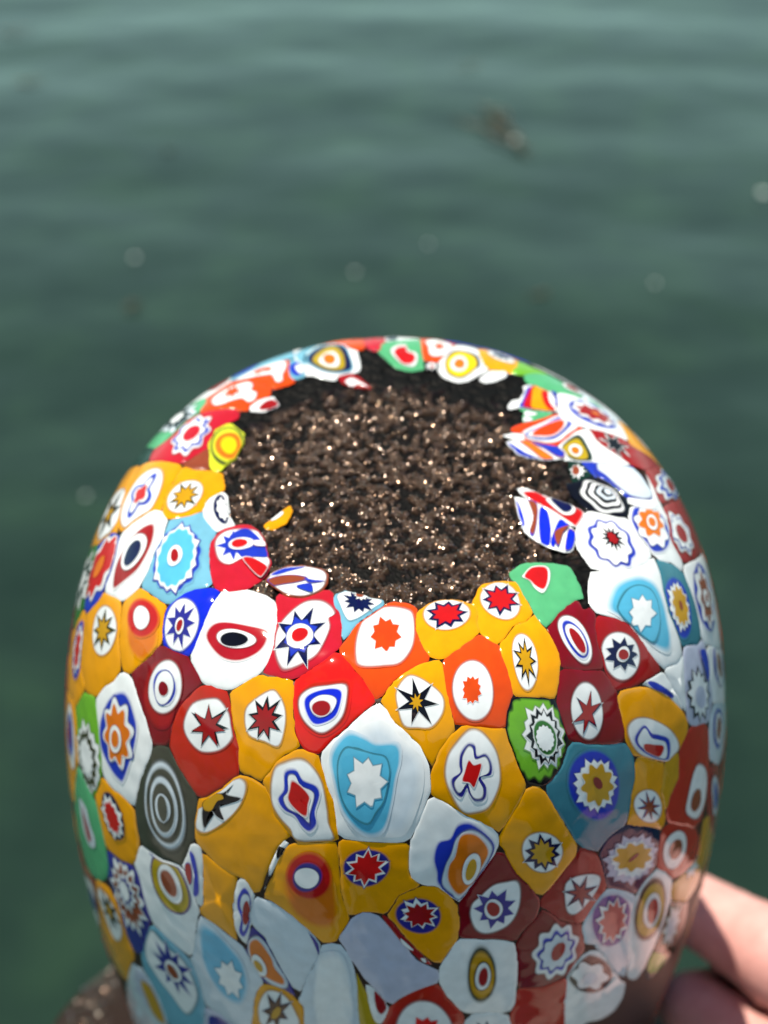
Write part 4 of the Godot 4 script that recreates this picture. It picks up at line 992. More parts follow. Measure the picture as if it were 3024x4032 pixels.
	[-3176,5547,[71,70,60,59,64,65,71,77,77,73,85,102,106,117,127,164,275,778,378,152,83,69,41,32,32,31,26,25,25,25,25,25,25,25,25,25,22,22,22,22,22,22,26,39,56,58,60,83,144,155,146,151,155,137,113,102,81,78,77,72],"white",[["P",[-32,-18,83,-18,-11,168],"black",0.07],["P",[-173,509,-71,509,-136,660],"black",0.07]]],
	[-2374,3533,[502,444,424,399,380,373,372,374,384,387,403,409,440,486,552,622,637,647,635,609,576,537,498,461,450,434,431,426,424,414,419,432,444,448,428,428,409,416,409,424,433,452,481,531,583,580,545,513,496,472,453,452,457,454,469,473,486,511,536,545],"scarlet",[["P",[-362,38,-240,-142,-53,-216,182,-264,250,-66,242,173,108,345,-26,405,-203,345,-328,201],"brick",0.15],["P",[-336,38,-232,-92,-46,-167,164,-216,214,-66,202,146,87,316,-32,375,-187,316,-301,201],"white",0.07],["P",[-268,38,-170,-66,1,-142,127,-142,157,-40,130,146,6,258,-119,287,-229,173],"royal",0.07],["P",[-200,64,-106,-40,35,-66,108,-15,71,118,-42,201,-146,173],"white",0.07],["E",[-53,95,109,-23,19,90],"darkred",0,0,0.12]]],
	[-2709,4777,[389,406,416,447,485,516,576,660,655,621,605,593,593,599,612,622,564,532,500,474,455,453,453,445,428,420,414,409,414,422,450,500,506,499,488,488,500,519,532,541,558,574,599,624,634,615,618,616,542,488,453,415,388,370,372,358,366,364,379,387],"yellow",[["P",[-380,-274,-265,-416,-69,-519,88,-450,222,-274,312,29,352,230,421,485,-1,572,-95,441,-244,313,-370,108],"white",0.07],["P",[-240,-310,-107,-381,-7,-274,154,-237,214,-125,183,108,217,272,145,398,48,356,-56,230,-196,189,-285,68,-224,-87],"blue",0.07],["P",[-190,-274,-108,-310,-26,-200,109,-163,151,-87,123,149,125,272,13,189,-145,149,-215,29,-168,-87],"white",0.07],["P",[-136,-237,-25,-200,97,-87,93,29,88,189,-30,149,-155,29,-150,-125],"red",0.12]]],
	[-654,4409,[628,635,646,642,644,666,682,709,748,801,860,868,841,820,807,801,807,820,841,869,862,769,690,636,597,571,569,575,582,589,603,629,661,686,699,694,688,686,678,694,709,741,781,827,880,924,852,764,711,694,679,652,654,653,636,629,628,628,628,623],"white",[["P",[-27,-702,116,-646,299,-470,482,-283,522,23,455,358,341,640,164,681,-158,681,-342,476,-458,168,-555,-151,-438,-378,-233,-560],"mist",0.35],["P",[-338,-560,-159,-530,-16,-470,220,-470,263,-283,220,-48,193,205,125,557,21,681,-122,681,-269,557,-399,358,-477,58,-533,-217,-475,-409],"skyblue",0.14],["P",[-367,-378,-224,-409,-46,-347,95,-315,148,-184,144,-48,100,205,16,358,-81,517,-257,436,-386,243,-437,23,-444,-217],"teal",0.02],["P",[-359,-378,-225,-378,-49,-347,88,-315,139,-184,136,-48,91,205,7,358,-81,517,-250,436,-378,243,-428,23,-435,-217],"skyblue",0.02],["S",[-113,0,66,324,-232,88],"white",9,0.72,0.08]]],
	[769,3518,[308,316,333,347,363,399,434,474,474,481,499,520,549,613,714,589,479,429,406,382,374,367,360,355,362,384,383,398,401,415,447,480,465,442,439,432,417,424,415,420,426,433,440,453,467,486,505,521,551,572,540,463,414,375,348,328,315,309,313,308],"yellow",[["P",[-155,-345,-16,-321,167,-176,245,-51,219,107,86,245,-73,245,-229,217,-287,27,-291,-176],"white",0.07],["S",[-64,-41,-31,-278,262,-21],"black",7,0.36,0.05],["S",[-73,-43,-10,-107,84,-21],"ochre",8,0.45,0.05]]],
	[2309,4445,[474,499,526,559,596,615,613,624,637,652,683,718,770,808,693,635,576,551,531,507,498,486,481,490,489,517,540,577,600,586,578,578,583,578,571,567,583,590,592,605,623,631,639,660,650,631,611,598,592,593,611,627,567,521,499,485,472,461,464,461],"yellow",[["P",[-64,-596,61,-567,169,-415,234,-221,237,22,188,206,60,400,-109,440,-251,400,-357,168,-410,-84,-356,-319,-226,-476],"white",0.07],["P",[-200,-351,-104,-446,-19,-415,-13,-287,95,-287,153,-153,129,-14,5,-14,55,131,27,282,-97,282,-159,168,-179,94,-252,206,-336,94,-344,-49,-236,-119,-234,-221],"indigo",0.07],["P",[-176,-319,-101,-415,-51,-383,-39,-254,81,-254,119,-153,94,-49,-29,-14,13,131,-7,244,-89,244,-136,168,-167,22,-256,131,-304,94,-311,-14,-211,-119,-198,-221],"white",0.07],["P",[-119,-254,-66,-187,24,-187,-4,-84,-53,22,-96,94,-144,22,-222,-14,-183,-119],"red",0.1]]],
	[1365,5383,[585,578,561,557,540,528,527,534,547,565,583,625,668,740,816,727,643,593,557,556,578,591,592,593,595,568,552,528,513,501,495,498,490,501,517,509,521,545,561,594,645,697,782,794,725,653,594,554,526,503,500,500,502,518,522,540,564,574,590,587],"white",[["P",[-214,56,-152,-165,-6,-208,91,-376,256,-376,438,-165,530,11,470,147,315,380,67,774,-6,673,-170,477,-184,286],"blue",0.15],["P",[69,-208,216,-292,364,-208,500,11,461,193,316,428,77,774,3,673,-124,477,-81,193,-3,11],"mist",0.07],["P",[104,-208,215,-250,344,-165,451,56,393,239,201,574,68,673,-49,428,-35,193,43,56],"amber",0.07],["E",[233,286,65,-235,93,78],"white",0,0,0.07],["E",[229,293,41,-156,57,39],"ochre",0,0,0.07]]],
	[-2281,6104,[393,411,438,471,510,558,619,654,683,723,784,870,887,891,784,696,632,596,569,546,549,549,551,569,598,684,643,597,563,538,527,499,491,496,504,523,543,568,590,624,673,712,732,735,742,761,790,845,875,763,656,568,522,472,439,423,405,391,380,390],"yellow",[["P",[-331,-147,-21,-529,232,-389,328,52,327,469,79,577,-221,363],"amber",0.35],["E",[-23,-251,277,-81,15,362],"red",0,0,0.1],["E",[-41,-244,180,-81,9,242],"indigo",0,0,0.1],["E",[-45,-238,158,-41,9,161],"white",0,0,0.07]]],
	[-656,5733,[453,505,570,545,486,457,441,421,436,459,501,538,597,616,591,583,588,603,677,719,650,589,537,504,480,445,424,416,409,398,397,397,405,428,443,466,516,575,629,636,602,570,548,530,523,522,523,530,548,570,602,636,627,558,510,477,456,438,431,437],"yellow",[["E",[-86,-143,262,-116,68,271],"indigo",0,0,0.07],["S",[-86,-143,253,-116,60,271],"white",10,0.66,0.05],["S",[-86,-150,213,-116,50,231],"red",10,0.66,0.05]]],
	[749,6499,[385,390,397,410,422,432,463,502,534,556,589,636,705,796,756,668,585,531,494,445,417,397,385,381,361,369,370,371,378,390,405,439,492,518,511,515,522,531,562,590,585,599,597,614,630,616,613,597,552,531,525,491,469,446,446,424,403,385,379,388],"yellow",[["E",[-117,-144,269,87,-37,303],"indigo",0,0,0.07],["S",[-107,-188,247,86,-34,259],"white",10,0.66,0.05],["S",[-108,-173,203,43,-28,216],"darkred",10,0.66,0.05]]],
	[-2861,7156,[447,448,453,454,454,460,468,487,515,561,619,683,800,973,912,698,580,485,432,377,342,316,302,296,295,289,283,287,278,289,312,363,433,497,540,585,625,660,706,763,805,757,738,679,626,582,558,526,495,480,469,471,456,454,459,455,460,465,454,448],"mist",[["P",[288,-366,455,-87,441,84,365,-144],"indigo",0.07]]],
	[-3390,7693,[203,207,224,236,282,319,368,451,556,691,561,499,476,463,459,469,429,376,319,281,270,253,251,243,228,230,221,231,238,240,252,272,296,306,321,315,337,365,402,434,502,573,667,604,542,439,354,304,261,239,224,201,197,181,183,173,168,177,174,186],"indigo",[["P",[-263,-278,-153,-510,-23,-452,127,-219,162,-40,289,141,297,387,131,450,-41,325,-215,80],"mist",0.07],["P",[-241,-278,-152,-452,-54,-394,76,-160,120,20,248,202,249,325,131,325,-30,264,-194,20],"amber",0.07],["E",[-96,81,78,202,-81,101],"white",0,0,0.07],["E",[-102,90,52,101,-46,51],"ochre",0,0,0.07]]],
	[-1690,8142,[377,380,387,399,414,439,472,513,576,684,804,878,878,893,904,939,970,1028,1078,910,742,627,547,495,475,483,477,457,426,402,397,382,387,397,395,411,422,457,486,520,570,621,709,869,1126,1190,1197,1042,890,758,653,575,530,480,440,413,393,379,367,362],"mist",[["P",[-145,-902,109,-1016,231,-668,277,-186,303,317,202,640,-131,772,-228,126,-205,-369],"white",0.3]]],
	[-768,8810,[177,178,183,185,196,197,196,183,165,151,138,132,130,125,124,124,124,125,130,132,138,142,125,112,105,98,92,91,85,85,85,85,85,91,92,98,105,112,125,145,176,250,337,575,1356,906,507,396,325,279,264,265,279,260,220,204,191,184,183,178],"olive",[]],
	[-312,7204,[409,468,554,697,744,789,820,778,746,736,732,751,783,825,920,847,693,613,559,514,486,465,440,420,407,400,395,400,408,431,447,466,492,522,583,676,709,725,752,798,858,895,923,904,841,713,607,528,475,447,425,397,397,380,361,348,348,354,366,376],"lilac",[]],
	[-140,6592,[54,60,72,81,98,106,117,165,281,858,728,248,128,76,55,53,52,40,27,22,22,22,22,22,22,22,26,26,22,22,22,22,22,27,39,46,49,72,94,180,272,266,213,167,140,118,96,97,79,62,60,65,60,54,54,59,60,60,60,59],"darkred",[["P",[99,144,253,365,216,365,119,254],"white",0.07],["P",[352,535,468,592,510,707,412,649],"white",0.07],["E",[450,641,35,0,1,48],"red",0,0,0.07]]],
	[-526,8149,[137,140,161,164,171,184,195,198,211,235,253,294,333,405,453,428,349,271,209,194,164,141,142,131,124,118,111,105,104,98,98,98,106,123,131,137,145,158,177,198,236,335,467,444,376,312,269,226,210,196,178,169,151,140,148,138,131,125,125,136],"white",[["P",[-25,-376,95,-131,127,56,58,183,-13,-6],"darkred",0.07]]],
	[659,8488,[520,542,553,586,596,610,674,732,759,710,663,622,580,563,551,550,551,561,559,578,611,654,687,745,730,666,630,602,565,538,517,501,509,506,517,530,542,544,551,565,589,610,631,662,696,733,759,800,728,644,574,538,517,498,486,489,485,490,494,520],"brick",[["E",[17,306,389,55,10,764],"white",0,0,0.07],["S",[17,295,215,0,6,437],"scarlet",9,0.75,0.05]]],
	[2141,7742,[483,484,496,510,530,562,601,638,710,810,941,1029,990,885,823,793,775,770,739,698,644,607,570,549,537,534,524,522,524,535,549,567,576,590,615,648,679,701,727,762,815,884,931,876,837,790,773,759,741,727,715,708,654,598,567,530,505,501,490,483],"white",[["E",[-14,-88,8,-600,203,100],"bottle",0,0,0.12],["E",[-14,-88,7,-500,175,100],"ochre",0,0,0.12],["E",[-8,-89,4,-300,118,0],"bottle",0,0,0.07],["E",[-4,-89,4,-300,102,0],"white",0,0,0.07],["E",[0,-90,2,-200,64,0],"darkred",0,0,0.12]]],
	[2585,6402,[492,527,554,575,600,615,634,651,648,649,668,700,766,731,663,617,595,582,575,575,583,602,628,656,644,601,551,523,509,498,507,509,516,527,523,521,516,519,546,556,571,608,649,708,785,888,855,728,608,544,504,482,458,449,439,447,443,445,462,476],"maroon",[["P",[-245,-245,-67,-396,109,-396,246,-346,283,-143,238,172,95,389,-144,444,-299,334,-371,65,-344,-143],"white",0.07],["S",[-58,6,255,-44,79,350],"indigo",9,0.64,0.05],["E",[-78,5,121,44,-4,175],"white",0,0,0.07],["E",[-82,-3,82,44,-3,131],"darkred",0,0,0.07]]],
	[2319,8924,[313,330,338,351,365,384,411,450,491,487,455,413,389,358,332,313,309,294,297,293,302,301,322,331,339,358,377,347,337,332,331,332,339,363,376,379,397,416,429,434,463,442,406,389,366,363,357,347,316,317,317,312,311,312,318,328,320,323,318,312],"white",[["S",[-8,123,197,111,9,333],"navy",8,0.5,0.05]]],
	[3790,5588,[410,430,456,490,541,591,622,656,660,661,668,688,721,766,819,866,813,702,613,568,529,497,481,457,442,430,423,423,423,430,441,445,472,524,549,572,575,582,593,603,634,666,697,761,837,847,807,719,624,555,493,467,437,417,403,396,389,378,384,396],"yellow",[["E",[28,142,267,198,-66,277],"white",0,0,0.07],["S",[28,149,255,159,-62,277],"navy",10,0.64,0.05],["S",[27,142,166,119,-39,198],"ochre",10,0.64,0.05]]],
	[5726,5272,[644,638,633,637,633,638,648,683,718,766,831,854,807,786,793,835,905,852,804,767,713,677,637,594,567,558,546,540,546,558,567,587,625,666,722,769,800,755,744,739,754,804,859,878,810,740,698,665,641,637,633,646,669,679,694,684,672,665,662,647],"teal",[["E",[-14,-136,-47,494,-373,-212],"blue",0,0,0.07],["S",[-7,-144,-39,387,-317,-141],"white",18,0.84,0.05],["W",[13,-144,-32,316,-249,-141],"ochre",9,0.13,0.06],["E",[15,-175,28,105,-56,0],"maroon",0,0,0.07]]],
	[8363,5007,[450,473,516,564,629,704,798,872,881,842,816,806,745,714,680,634,576,526,500,461,455,439,436,432,438,450,459,484,514,523,530,544,569,593,603,616,638,682,737,819,890,883,797,728,667,605,562,524,496,465,443,419,409,393,391,392,403,405,411,425],"yellow",[["P",[-460,-356,-293,-356,-68,-162,214,254,335,661,81,708,-226,386,-445,83,-506,-202],"white",0.07],["P",[-427,-162,-233,-202,-147,0,-26,125,138,342,107,568,23,615,-262,298,-431,0],"blue",0.07],["P",[-382,-122,-239,-162,-182,41,-72,168,60,342,3,568,-256,254,-395,0],"white",0.07],["P",[-318,41,-169,168,3,342,-102,431,-258,254,-337,125],"red",0.07]]],
	[9495,4873,[23,23,23,23,25,42,49,51,56,67,111,185,331,394,299,231,190,167,133,128,117,115,103,91,95,95,91,101,102,97,96,98,116,136,156,184,227,312,689,633,542,487,447,413,355,121,66,57,56,55,44,37,31,30,29,24,23,23,23,23],"white",[["P",[-395,-512,-242,-370,-32,12,-107,12,-312,-297],"blue",0.15]]],
	[9908,4840,[187,175,163,157,160,152,161,163,175,189,202,215,231,275,333,437,503,398,314,241,220,192,187,169,158,161,156,150,155,156,156,158,173,178,200,210,228,243,271,327,380,377,342,313,282,263,259,245,251,238,249,266,276,296,330,329,288,244,220,192],"white",[]],
	[10955,5372,[447,423,415,414,415,421,431,469,528,600,676,727,746,769,772,731,677,616,586,561,548,552,546,541,546,546,546,540,538,526,507,492,469,463,477,470,481,500,515,546,579,608,656,733,769,729,668,633,605,575,560,556,573,595,581,577,554,533,505,469],"lilac",[["S",[-98,76,-150,375,-321,-339],"black",12,0.75,0.05],["S",[-99,62,-136,336,-263,-300],"white",12,0.72,0.05],["E",[-99,112,-58,151,-139,-151],"lilac",0,0,0.07],["P",[228,-406,407,-240,360,66,217,157,199,-67],"blue",0.07]]],
	[7515,5915,[279,270,272,262,256,268,288,317,373,438,551,709,805,799,660,579,520,479,449,443,422,417,403,413,424,423,445,460,433,407,387,373,363,371,367,369,386,405,419,429,464,496,568,709,740,684,624,567,528,510,486,467,460,464,455,412,362,328,301,283],"yellow",[["E",[-45,127,20,330,-241,-166],"white",0,0,0.07],["S",[-45,134,19,290,-224,-166],"indigo",8,0.36,0.05],["S",[-44,134,16,250,-179,-124],"rust",8,0.36,0.05]]],
	[8480,6001,[221,211,210,217,227,225,236,247,237,235,225,230,241,239,256,274,278,315,440,457,387,353,310,277,258,254,243,236,229,221,205,202,192,195,191,197,208,210,217,235,245,268,293,344,357,336,316,304,309,322,336,358,354,340,316,294,264,249,231,223],"ochre",[]],
	[9699,6630,[571,562,573,591,601,631,659,691,728,797,869,943,1029,1113,1086,1033,921,842,761,712,680,663,641,637,628,643,648,677,706,741,757,768,763,751,736,709,667,640,629,655,716,817,914,941,952,985,984,902,857,825,810,796,777,756,731,702,653,615,597,575],"brick",[["P",[-309,160,51,-268,371,215,302,727,42,844,-232,496],"white",0.07],["E",[-26,374,-95,140,-140,-188],"rust",0,0,0.07]]],
	[8826,7660,[423,472,487,520,577,641,749,868,988,1058,1004,874,789,722,662,599,557,518,493,482,458,437,412,393,385,379,379,379,386,400,430,455,510,566,640,692,720,780,834,892,988,1043,963,798,654,559,496,474,427,393,373,365,358,346,340,340,352,365,380,404],"brick",[["E",[-179,-235,121,-293,283,343],"white",0,0,0.07],["E",[-179,-253,74,-146,160,196],"rust",0,0,0.07]]],
	[10250,8887,[581,611,658,735,829,954,1160,1403,1199,972,808,722,708,709,719,714,706,689,682,686,675,669,666,649,642,642,649,664,699,724,776,851,921,1001,1059,1129,1142,799,566,438,378,340,376,466,618,1008,985,913,846,779,708,638,590,557,537,523,517,517,525,550],"ochre",[["S",[-406,-472,118,-266,318,479],"white",8,0.5,0.05]]],
	[6681,6740,[562,559,564,565,573,597,624,659,708,744,742,730,726,750,774,732,652,587,545,512,487,478,468,477,475,496,502,488,490,480,480,492,506,531,554,597,643,729,767,781,786,768,737,715,682,636,579,539,513,498,484,466,455,463,463,489,500,518,537,551],"navy",[["S",[-6,6,443,46,207,546],"lilac",18,0.86,0.05],["S",[-1,-3,357,91,168,455],"white",18,0.84,0.05],["W",[0,-50,340,136,120,362],"ochre",9,0.12,0.06],["E",[-2,-51,96,0,18,45],"maroon",0,0,0.07]]],
	[4822,6647,[415,423,446,463,498,526,541,520,503,513,527,548,588,644,690,670,630,581,547,526,507,492,469,459,444,452,449,460,470,506,536,540,543,525,495,481,473,460,444,458,457,480,506,534,572,619,708,671,622,598,572,545,508,481,465,437,432,415,409,413],"darkred",[["P",[-182,-233,-32,-285,202,-181,343,-20,310,143,154,309,-45,422,-169,309,-207,34],"white",0.07],["S",[30,59,264,45,84,364],"navy",7,0.4,0.05],["S",[27,50,170,45,49,227],"maroon",7,0.4,0.05]]],
	[3965,7644,[513,530,546,576,604,636,659,656,653,676,709,750,792,764,749,743,744,716,692,694,686,698,672,611,558,519,492,472,458,446,445,447,470,485,505,533,583,634,667,686,727,762,796,848,934,824,716,622,573,550,527,529,519,521,548,560,538,518,506,510],"maroon",[["W",[91,29,212,-451,279,451],"white",9,0.09,0.06],["W",[91,28,176,-351,225,351],"blue",9,0.1,0.06],["W",[90,19,154,-300,193,251],"mist",9,0.1,0.06],["E",[111,0,70,-150,85,100],"darkred",0,0,0.15]]],
	[5982,7991,[347,332,336,347,345,362,381,398,443,504,597,760,1196,1508,1207,853,680,547,469,412,382,357,348,329,312,315,317,321,316,313,341,368,440,505,546,577,635,711,782,828,854,904,961,1003,1033,939,852,780,732,691,643,618,584,527,470,434,398,381,357,350],"mist",[["E",[-46,-319,95,-502,321,400],"indigo",0,0,0.07],["S",[-34,-301,87,-453,285,351],"white",11,0.72,0.05],["S",[-35,-311,67,-402,233,251],"rose",11,0.72,0.05]]],
	[7399,8562,[537,543,531,514,512,519,538,559,593,642,686,754,821,931,1043,1269,1370,1247,1118,978,773,650,593,556,515,497,475,471,459,452,446,447,458,467,486,512,544,573,619,685,769,866,1039,1111,1153,1156,1168,1051,956,881,813,780,736,689,638,596,548,527,530,527],"white",[["E",[-1,-345,116,-628,342,472],"bottle",0,0,0.07],["E",[-1,-346,99,-523,295,367],"olive",0,0,0.07],["E",[10,-337,62,-367,190,262],"white",0,0,0.07],["E",[15,-338,36,-262,119,157],"darkred",0,0,0.07]]],
	[8695,9882,[552,573,583,604,647,680,711,773,835,923,1037,1083,1010,917,859,808,772,777,770,783,773,752,722,701,689,684,651,640,625,633,631,647,660,662,664,643,639,666,683,715,762,830,938,1102,1223,1049,932,834,751,702,668,637,624,633,627,608,584,575,563,556],"bottle",[["P",[-594,55,-530,-362,-64,410,-85,626,-379,482],"lime",0.07],["S",[-62,-487,87,-567,269,398],"white",10,0.6,0.05],["E",[-80,-488,26,-227,119,171],"mist",0,0,0.07]]],
	[5463,9280,[447,466,484,532,582,705,790,865,958,1068,1128,1177,1102,1019,917,827,778,833,821,784,749,706,671,633,598,561,534,515,513,507,501,507,514,529,565,598,622,674,747,850,1001,1099,1173,1237,1217,1106,928,784,658,587,535,500,466,430,415,408,408,409,420,429],"white",[["E",[-109,-636,404,433,-8,486],"black",0,0,0.07],["W",[-121,-607,347,379,-5,379],"white",6,0.13,0.06],["E",[-120,-553,130,109,9,163],"mist",0,0,0.07]]],
	[3804,9011,[361,364,387,401,416,441,474,518,599,692,847,1002,904,788,706,641,600,566,536,531,516,518,509,515,530,525,501,481,467,455,454,457,479,494,514,538,554,579,609,670,781,897,819,734,673,631,632,640,657,668,689,637,567,509,468,435,415,401,387,364],"brick",[]],
	[-6488,7526,[537,527,533,550,555,586,630,668,737,813,919,998,950,902,866,860,843,839,853,797,741,669,636,599,567,552,540,539,539,546,562,612,671,676,669,696,725,764,814,842,817,795,772,770,779,816,863,913,895,819,764,718,682,642,632,630,615,579,548,539],"white",[["P",[-392,-736,-235,-791,-148,-791,-289,-681],"indigo",0.07],["E",[56,-408,269,380,-219,331],"olive",0,0,0.07],["E",[69,-440,172,237,-146,237],"white",0,0,0.07],["E",[55,-448,120,189,-96,142],"rust",0,0,0.12]]],
	[-5576,6586,[137,139,139,145,152,159,172,186,206,238,280,354,506,585,567,436,348,303,260,238,224,205,194,196,182,189,181,191,199,210,210,200,199,203,200,205,217,221,242,249,289,322,390,465,506,519,499,406,334,295,240,205,179,159,146,139,132,126,125,122],"white",[["P",[-104,-327,-23,-327,49,-66,90,315,7,427,6,41],"blue",0.07],["P",[-147,-66,-67,-119,-29,150,-73,259,-127,150],"darkred",0.07]]],
	[-4795,6815,[203,208,210,217,241,256,276,305,360,422,557,717,672,608,573,553,540,541,556,553,553,500,355,309,282,264,266,256,249,243,242,243,249,255,263,281,296,324,380,435,521,705,700,642,612,588,584,575,592,595,472,379,329,296,275,256,243,233,211,203],"yellow",[]],
	[-4082,6810,[97,97,97,98,104,110,120,149,173,221,259,283,362,473,661,618,539,453,368,288,260,224,197,177,163,153,161,156,151,150,150,150,151,155,145,151,163,177,197,223,258,314,368,476,553,575,553,481,413,382,265,215,167,150,137,130,122,100,97,97],"white",[["P",[14,-448,108,-290,115,146,45,488,-34,431,-8,146,-74,-20,-67,-237],"blue",0.07],["P",[23,-343,95,-290,99,91,41,373,15,316,30,91,-25,-75,-21,-237],"mist",0.07],["E",[60,-3,2,230,-51,46],"darkred",0,0,0.07]]],
	[-4621,8461,[495,492,488,498,502,527,564,596,660,746,854,1002,1142,1150,1163,1101,1051,1078,1080,926,789,700,640,600,573,554,545,535,545,555,575,521,526,538,542,565,588,632,687,765,861,1006,1169,1147,1105,1055,1016,989,960,874,816,759,725,699,690,671,645,577,540,513],"mist",[["P",[-357,-927,-116,-986,119,-808,302,-566,370,-66,247,454,-20,454,-207,192,-345,-255],"skyblue",0.3],["S",[103,-84,134,371,-185,265],"white",8,0.68,0.1]]],
	[-6452,9681,[604,608,614,617,643,679,705,769,851,921,958,995,1062,1132,1279,1474,1673,1370,1047,913,815,746,723,726,720,715,711,684,680,669,668,669,677,658,662,676,702,742,793,850,946,1064,1236,1350,1323,1295,1277,1273,1245,1135,1009,918,836,781,740,697,674,651,650,623],"lightblue",[["P",[-351,-1158,-39,-1093,307,-1028,513,-365,279,469,-5,256,-297,47,-531,-297],"white",0.15],["S",[58,-612,321,390,-266,501],"indigo",10,0.5,0.1],["E",[83,-577,110,167,-120,223],"white",0,0,0.07],["E",[76,-567,81,112,-74,112],"rust",0,0,0.07]]],
	[-8678,12403,[537,504,490,483,481,466,476,490,508,525,563,615,670,750,867,1058,1343,1853,2636,2538,1629,1156,918,752,639,570,523,483,452,436,417,405,408,400,415,418,431,456,483,518,571,648,739,878,1042,1445,2129,2412,2290,2061,1828,1595,1405,1295,1055,888,758,670,611,580],"mist",[["S",[608,-1714,339,489,-317,671],"lilac",10,0.7,0.05],["P",[450,-1967,771,-2111,934,-1749,954,-1230,692,-1004,530,-1380],"ochre",0.15]]],
	[-8095,8483,[477,466,470,473,489,498,512,537,573,634,694,798,933,1077,1211,1262,1046,859,724,621,564,521,510,503,489,460,450,436,463,531,553,545,549,545,557,580,635,697,810,844,841,841,847,858,907,967,1030,1022,924,806,728,660,623,590,565,552,554,537,521,487],"indigo",[["S",[9,-202,283,685,-345,526],"white",15,0.74,0.05],["S",[14,-213,230,526,-273,421],"rust",15,0.76,0.05],["S",[-1,-311,136,365,-221,314],"white",13,0.7,0.05],["S",[-7,-321,100,261,-154,261],"indigo",10,0.7,0.05],["E",[-17,-321,76,157,-92,157],"white",0,0,0.07]]],
	[-9408,10350,[569,566,566,561,561,573,588,615,658,696,768,878,1007,1168,1285,1395,1518,1553,1583,1498,1304,1137,948,801,689,615,561,521,490,479,458,459,448,443,456,481,515,561,622,704,794,966,1160,1251,1363,1468,1585,1549,1382,1228,1095,1022,958,914,901,827,766,715,642,595],"yellow",[["P",[-247,-1034,65,-1303,347,-1237,472,-830,329,-343,83,-130,-83,-413,-240,-692],"white",0.07],["S",[141,-945,251,284,-245,398],"black",8,0.42,0.05],["E",[150,-966,64,113,-72,113],"ochre",0,0,0.07]]],
	[-11149,10629,[415,417,408,417,415,431,445,461,498,540,607,702,803,927,1163,1417,1354,1097,918,786,691,621,584,551,520,505,497,486,486,498,510,524,582,636,684,746,841,896,630,593,611,643,677,717,771,849,944,1075,1228,1275,1051,892,785,708,631,566,518,481,463,438],"rust",[["P",[-317,-121,407,-971,275,469,-26,923,-131,245],"white",0.07],["P",[27,-337,370,-550,328,-48,-13,320],"indigo",0.07]]],
	[-3140,8790,[392,398,405,413,431,448,446,458,475,471,465,464,466,485,510,533,577,632,714,783,753,649,543,483,427,393,372,358,345,327,320,325,327,339,350,349,370,382,423,452,493,555,607,634,642,642,642,636,626,596,565,549,529,504,483,452,431,412,399,392],"yellow",[["P",[-204,-267,-85,-522,130,-522,279,-203,309,190,-174,458,-259,124],"white",0.07],["S",[6,-72,83,-543,213,0],"navy",7,0.45,0.05],["S",[6,-72,67,-435,175,0],"umber",7,0.45,0.05],["E",[13,-53,26,-163,64,-54],"ochre",0,0,0.07]]],
	[-4821,9845,[295,272,256,227,218,213,217,211,200,204,206,212,225,239,258,280,322,356,431,521,585,524,464,415,360,332,317,304,292,288,268,270,272,278,291,311,329,340,367,373,354,355,346,355,350,342,326,323,317,310,299,305,317,335,443,557,570,483,395,348],"lilac",[["P",[-183,-117,7,-256,179,-117,-179,233],"indigo",0.2]]],
	[-11522,1668,[124,124,130,137,145,162,178,203,227,231,248,260,250,248,233,195,153,130,112,109,98,91,85,83,78,78,83,79,89,85,85,96,98,112,135,152,184,228,263,249,230,222,208,183,159,155,139,135,120,121,107,115,110,106,116,117,117,118,123,124],"yellow",[["P",[-43,117,-114,-52,-53,-58,1,94],"white",0.07]]],
	[13581,2086,[132,131,125,125,130,127,136,138,144,152,170,187,224,263,305,363,423,439,431,448,466,478,499,408,306,233,187,164,146,138,131,119,117,113,116,107,111,111,112,119,130,133,150,165,184,206,261,398,470,535,507,449,301,239,210,185,170,152,139,137],"white",[["P",[161,-418,205,-261,116,-73,27,256,-44,418,-319,392,-259,259,-87,-10,28,-269],"red",0.07],["P",[100,-109,159,67,26,280,-109,276,-152,160,-40,3],"white",0.07],["P",[107,-52,122,89,34,240,-77,232,-97,131],"navy",0.07]]],
	[11764,2041,[264,260,250,253,249,248,249,255,263,286,295,309,336,378,406,427,451,462,497,522,567,581,555,500,454,420,392,361,336,326,309,301,294,288,282,281,282,286,276,281,286,282,282,295,314,334,360,387,420,460,515,584,545,493,453,418,369,333,297,286],"white",[["P",[328,-474,210,-385,-68,-236,-148,-232,42,-361],"royal",0.07],["P",[252,-108,213,-2,-310,188,-314,84,-31,-55],"royal",0.07],["P",[133,169,90,302,-188,238,-338,260,-233,182],"royal",0.07],["P",[343,-289,322,-174,64,-112,-230,-54,-191,-120,67,-165],"rust",0.07],["P",[5,325,-18,426,-223,493,-362,462,-295,390],"royal",0.07],["P",[-102,173,90,313,-61,275,-319,305],"rust",0.07]]],
	[7761,2592,[462,463,446,433,430,415,420,431,438,441,459,476,422,389,380,377,364,385,399,413,436,493,567,652,598,532,472,415,379,348,334,331,316,319,314,314,320,327,341,370,429,465,493,485,473,472,470,459,449,422,418,406,398,388,392,394,404,407,420,439],"jade",[["P",[-95,-318,57,-313,157,-295,257,-172,115,-36,-109,50,-134,-62,-86,-202],"white",0.07],["P",[-76,-298,106,-328,237,-202,140,-84,-58,17,-98,-81,-80,-196],"red",0.07]]],
	[3741,15453,[814,845,823,780,741,714,694,686,675,676,698,716,751,782,832,884,878,867,867,833,805,774,759,747,746,748,767,799,831,857,871,879,886,855,794,746,702,675,665,644,646,643,660,679,696,731,762,822,910,985,965,894,840,807,787,778,762,770,769,791],"",[]],
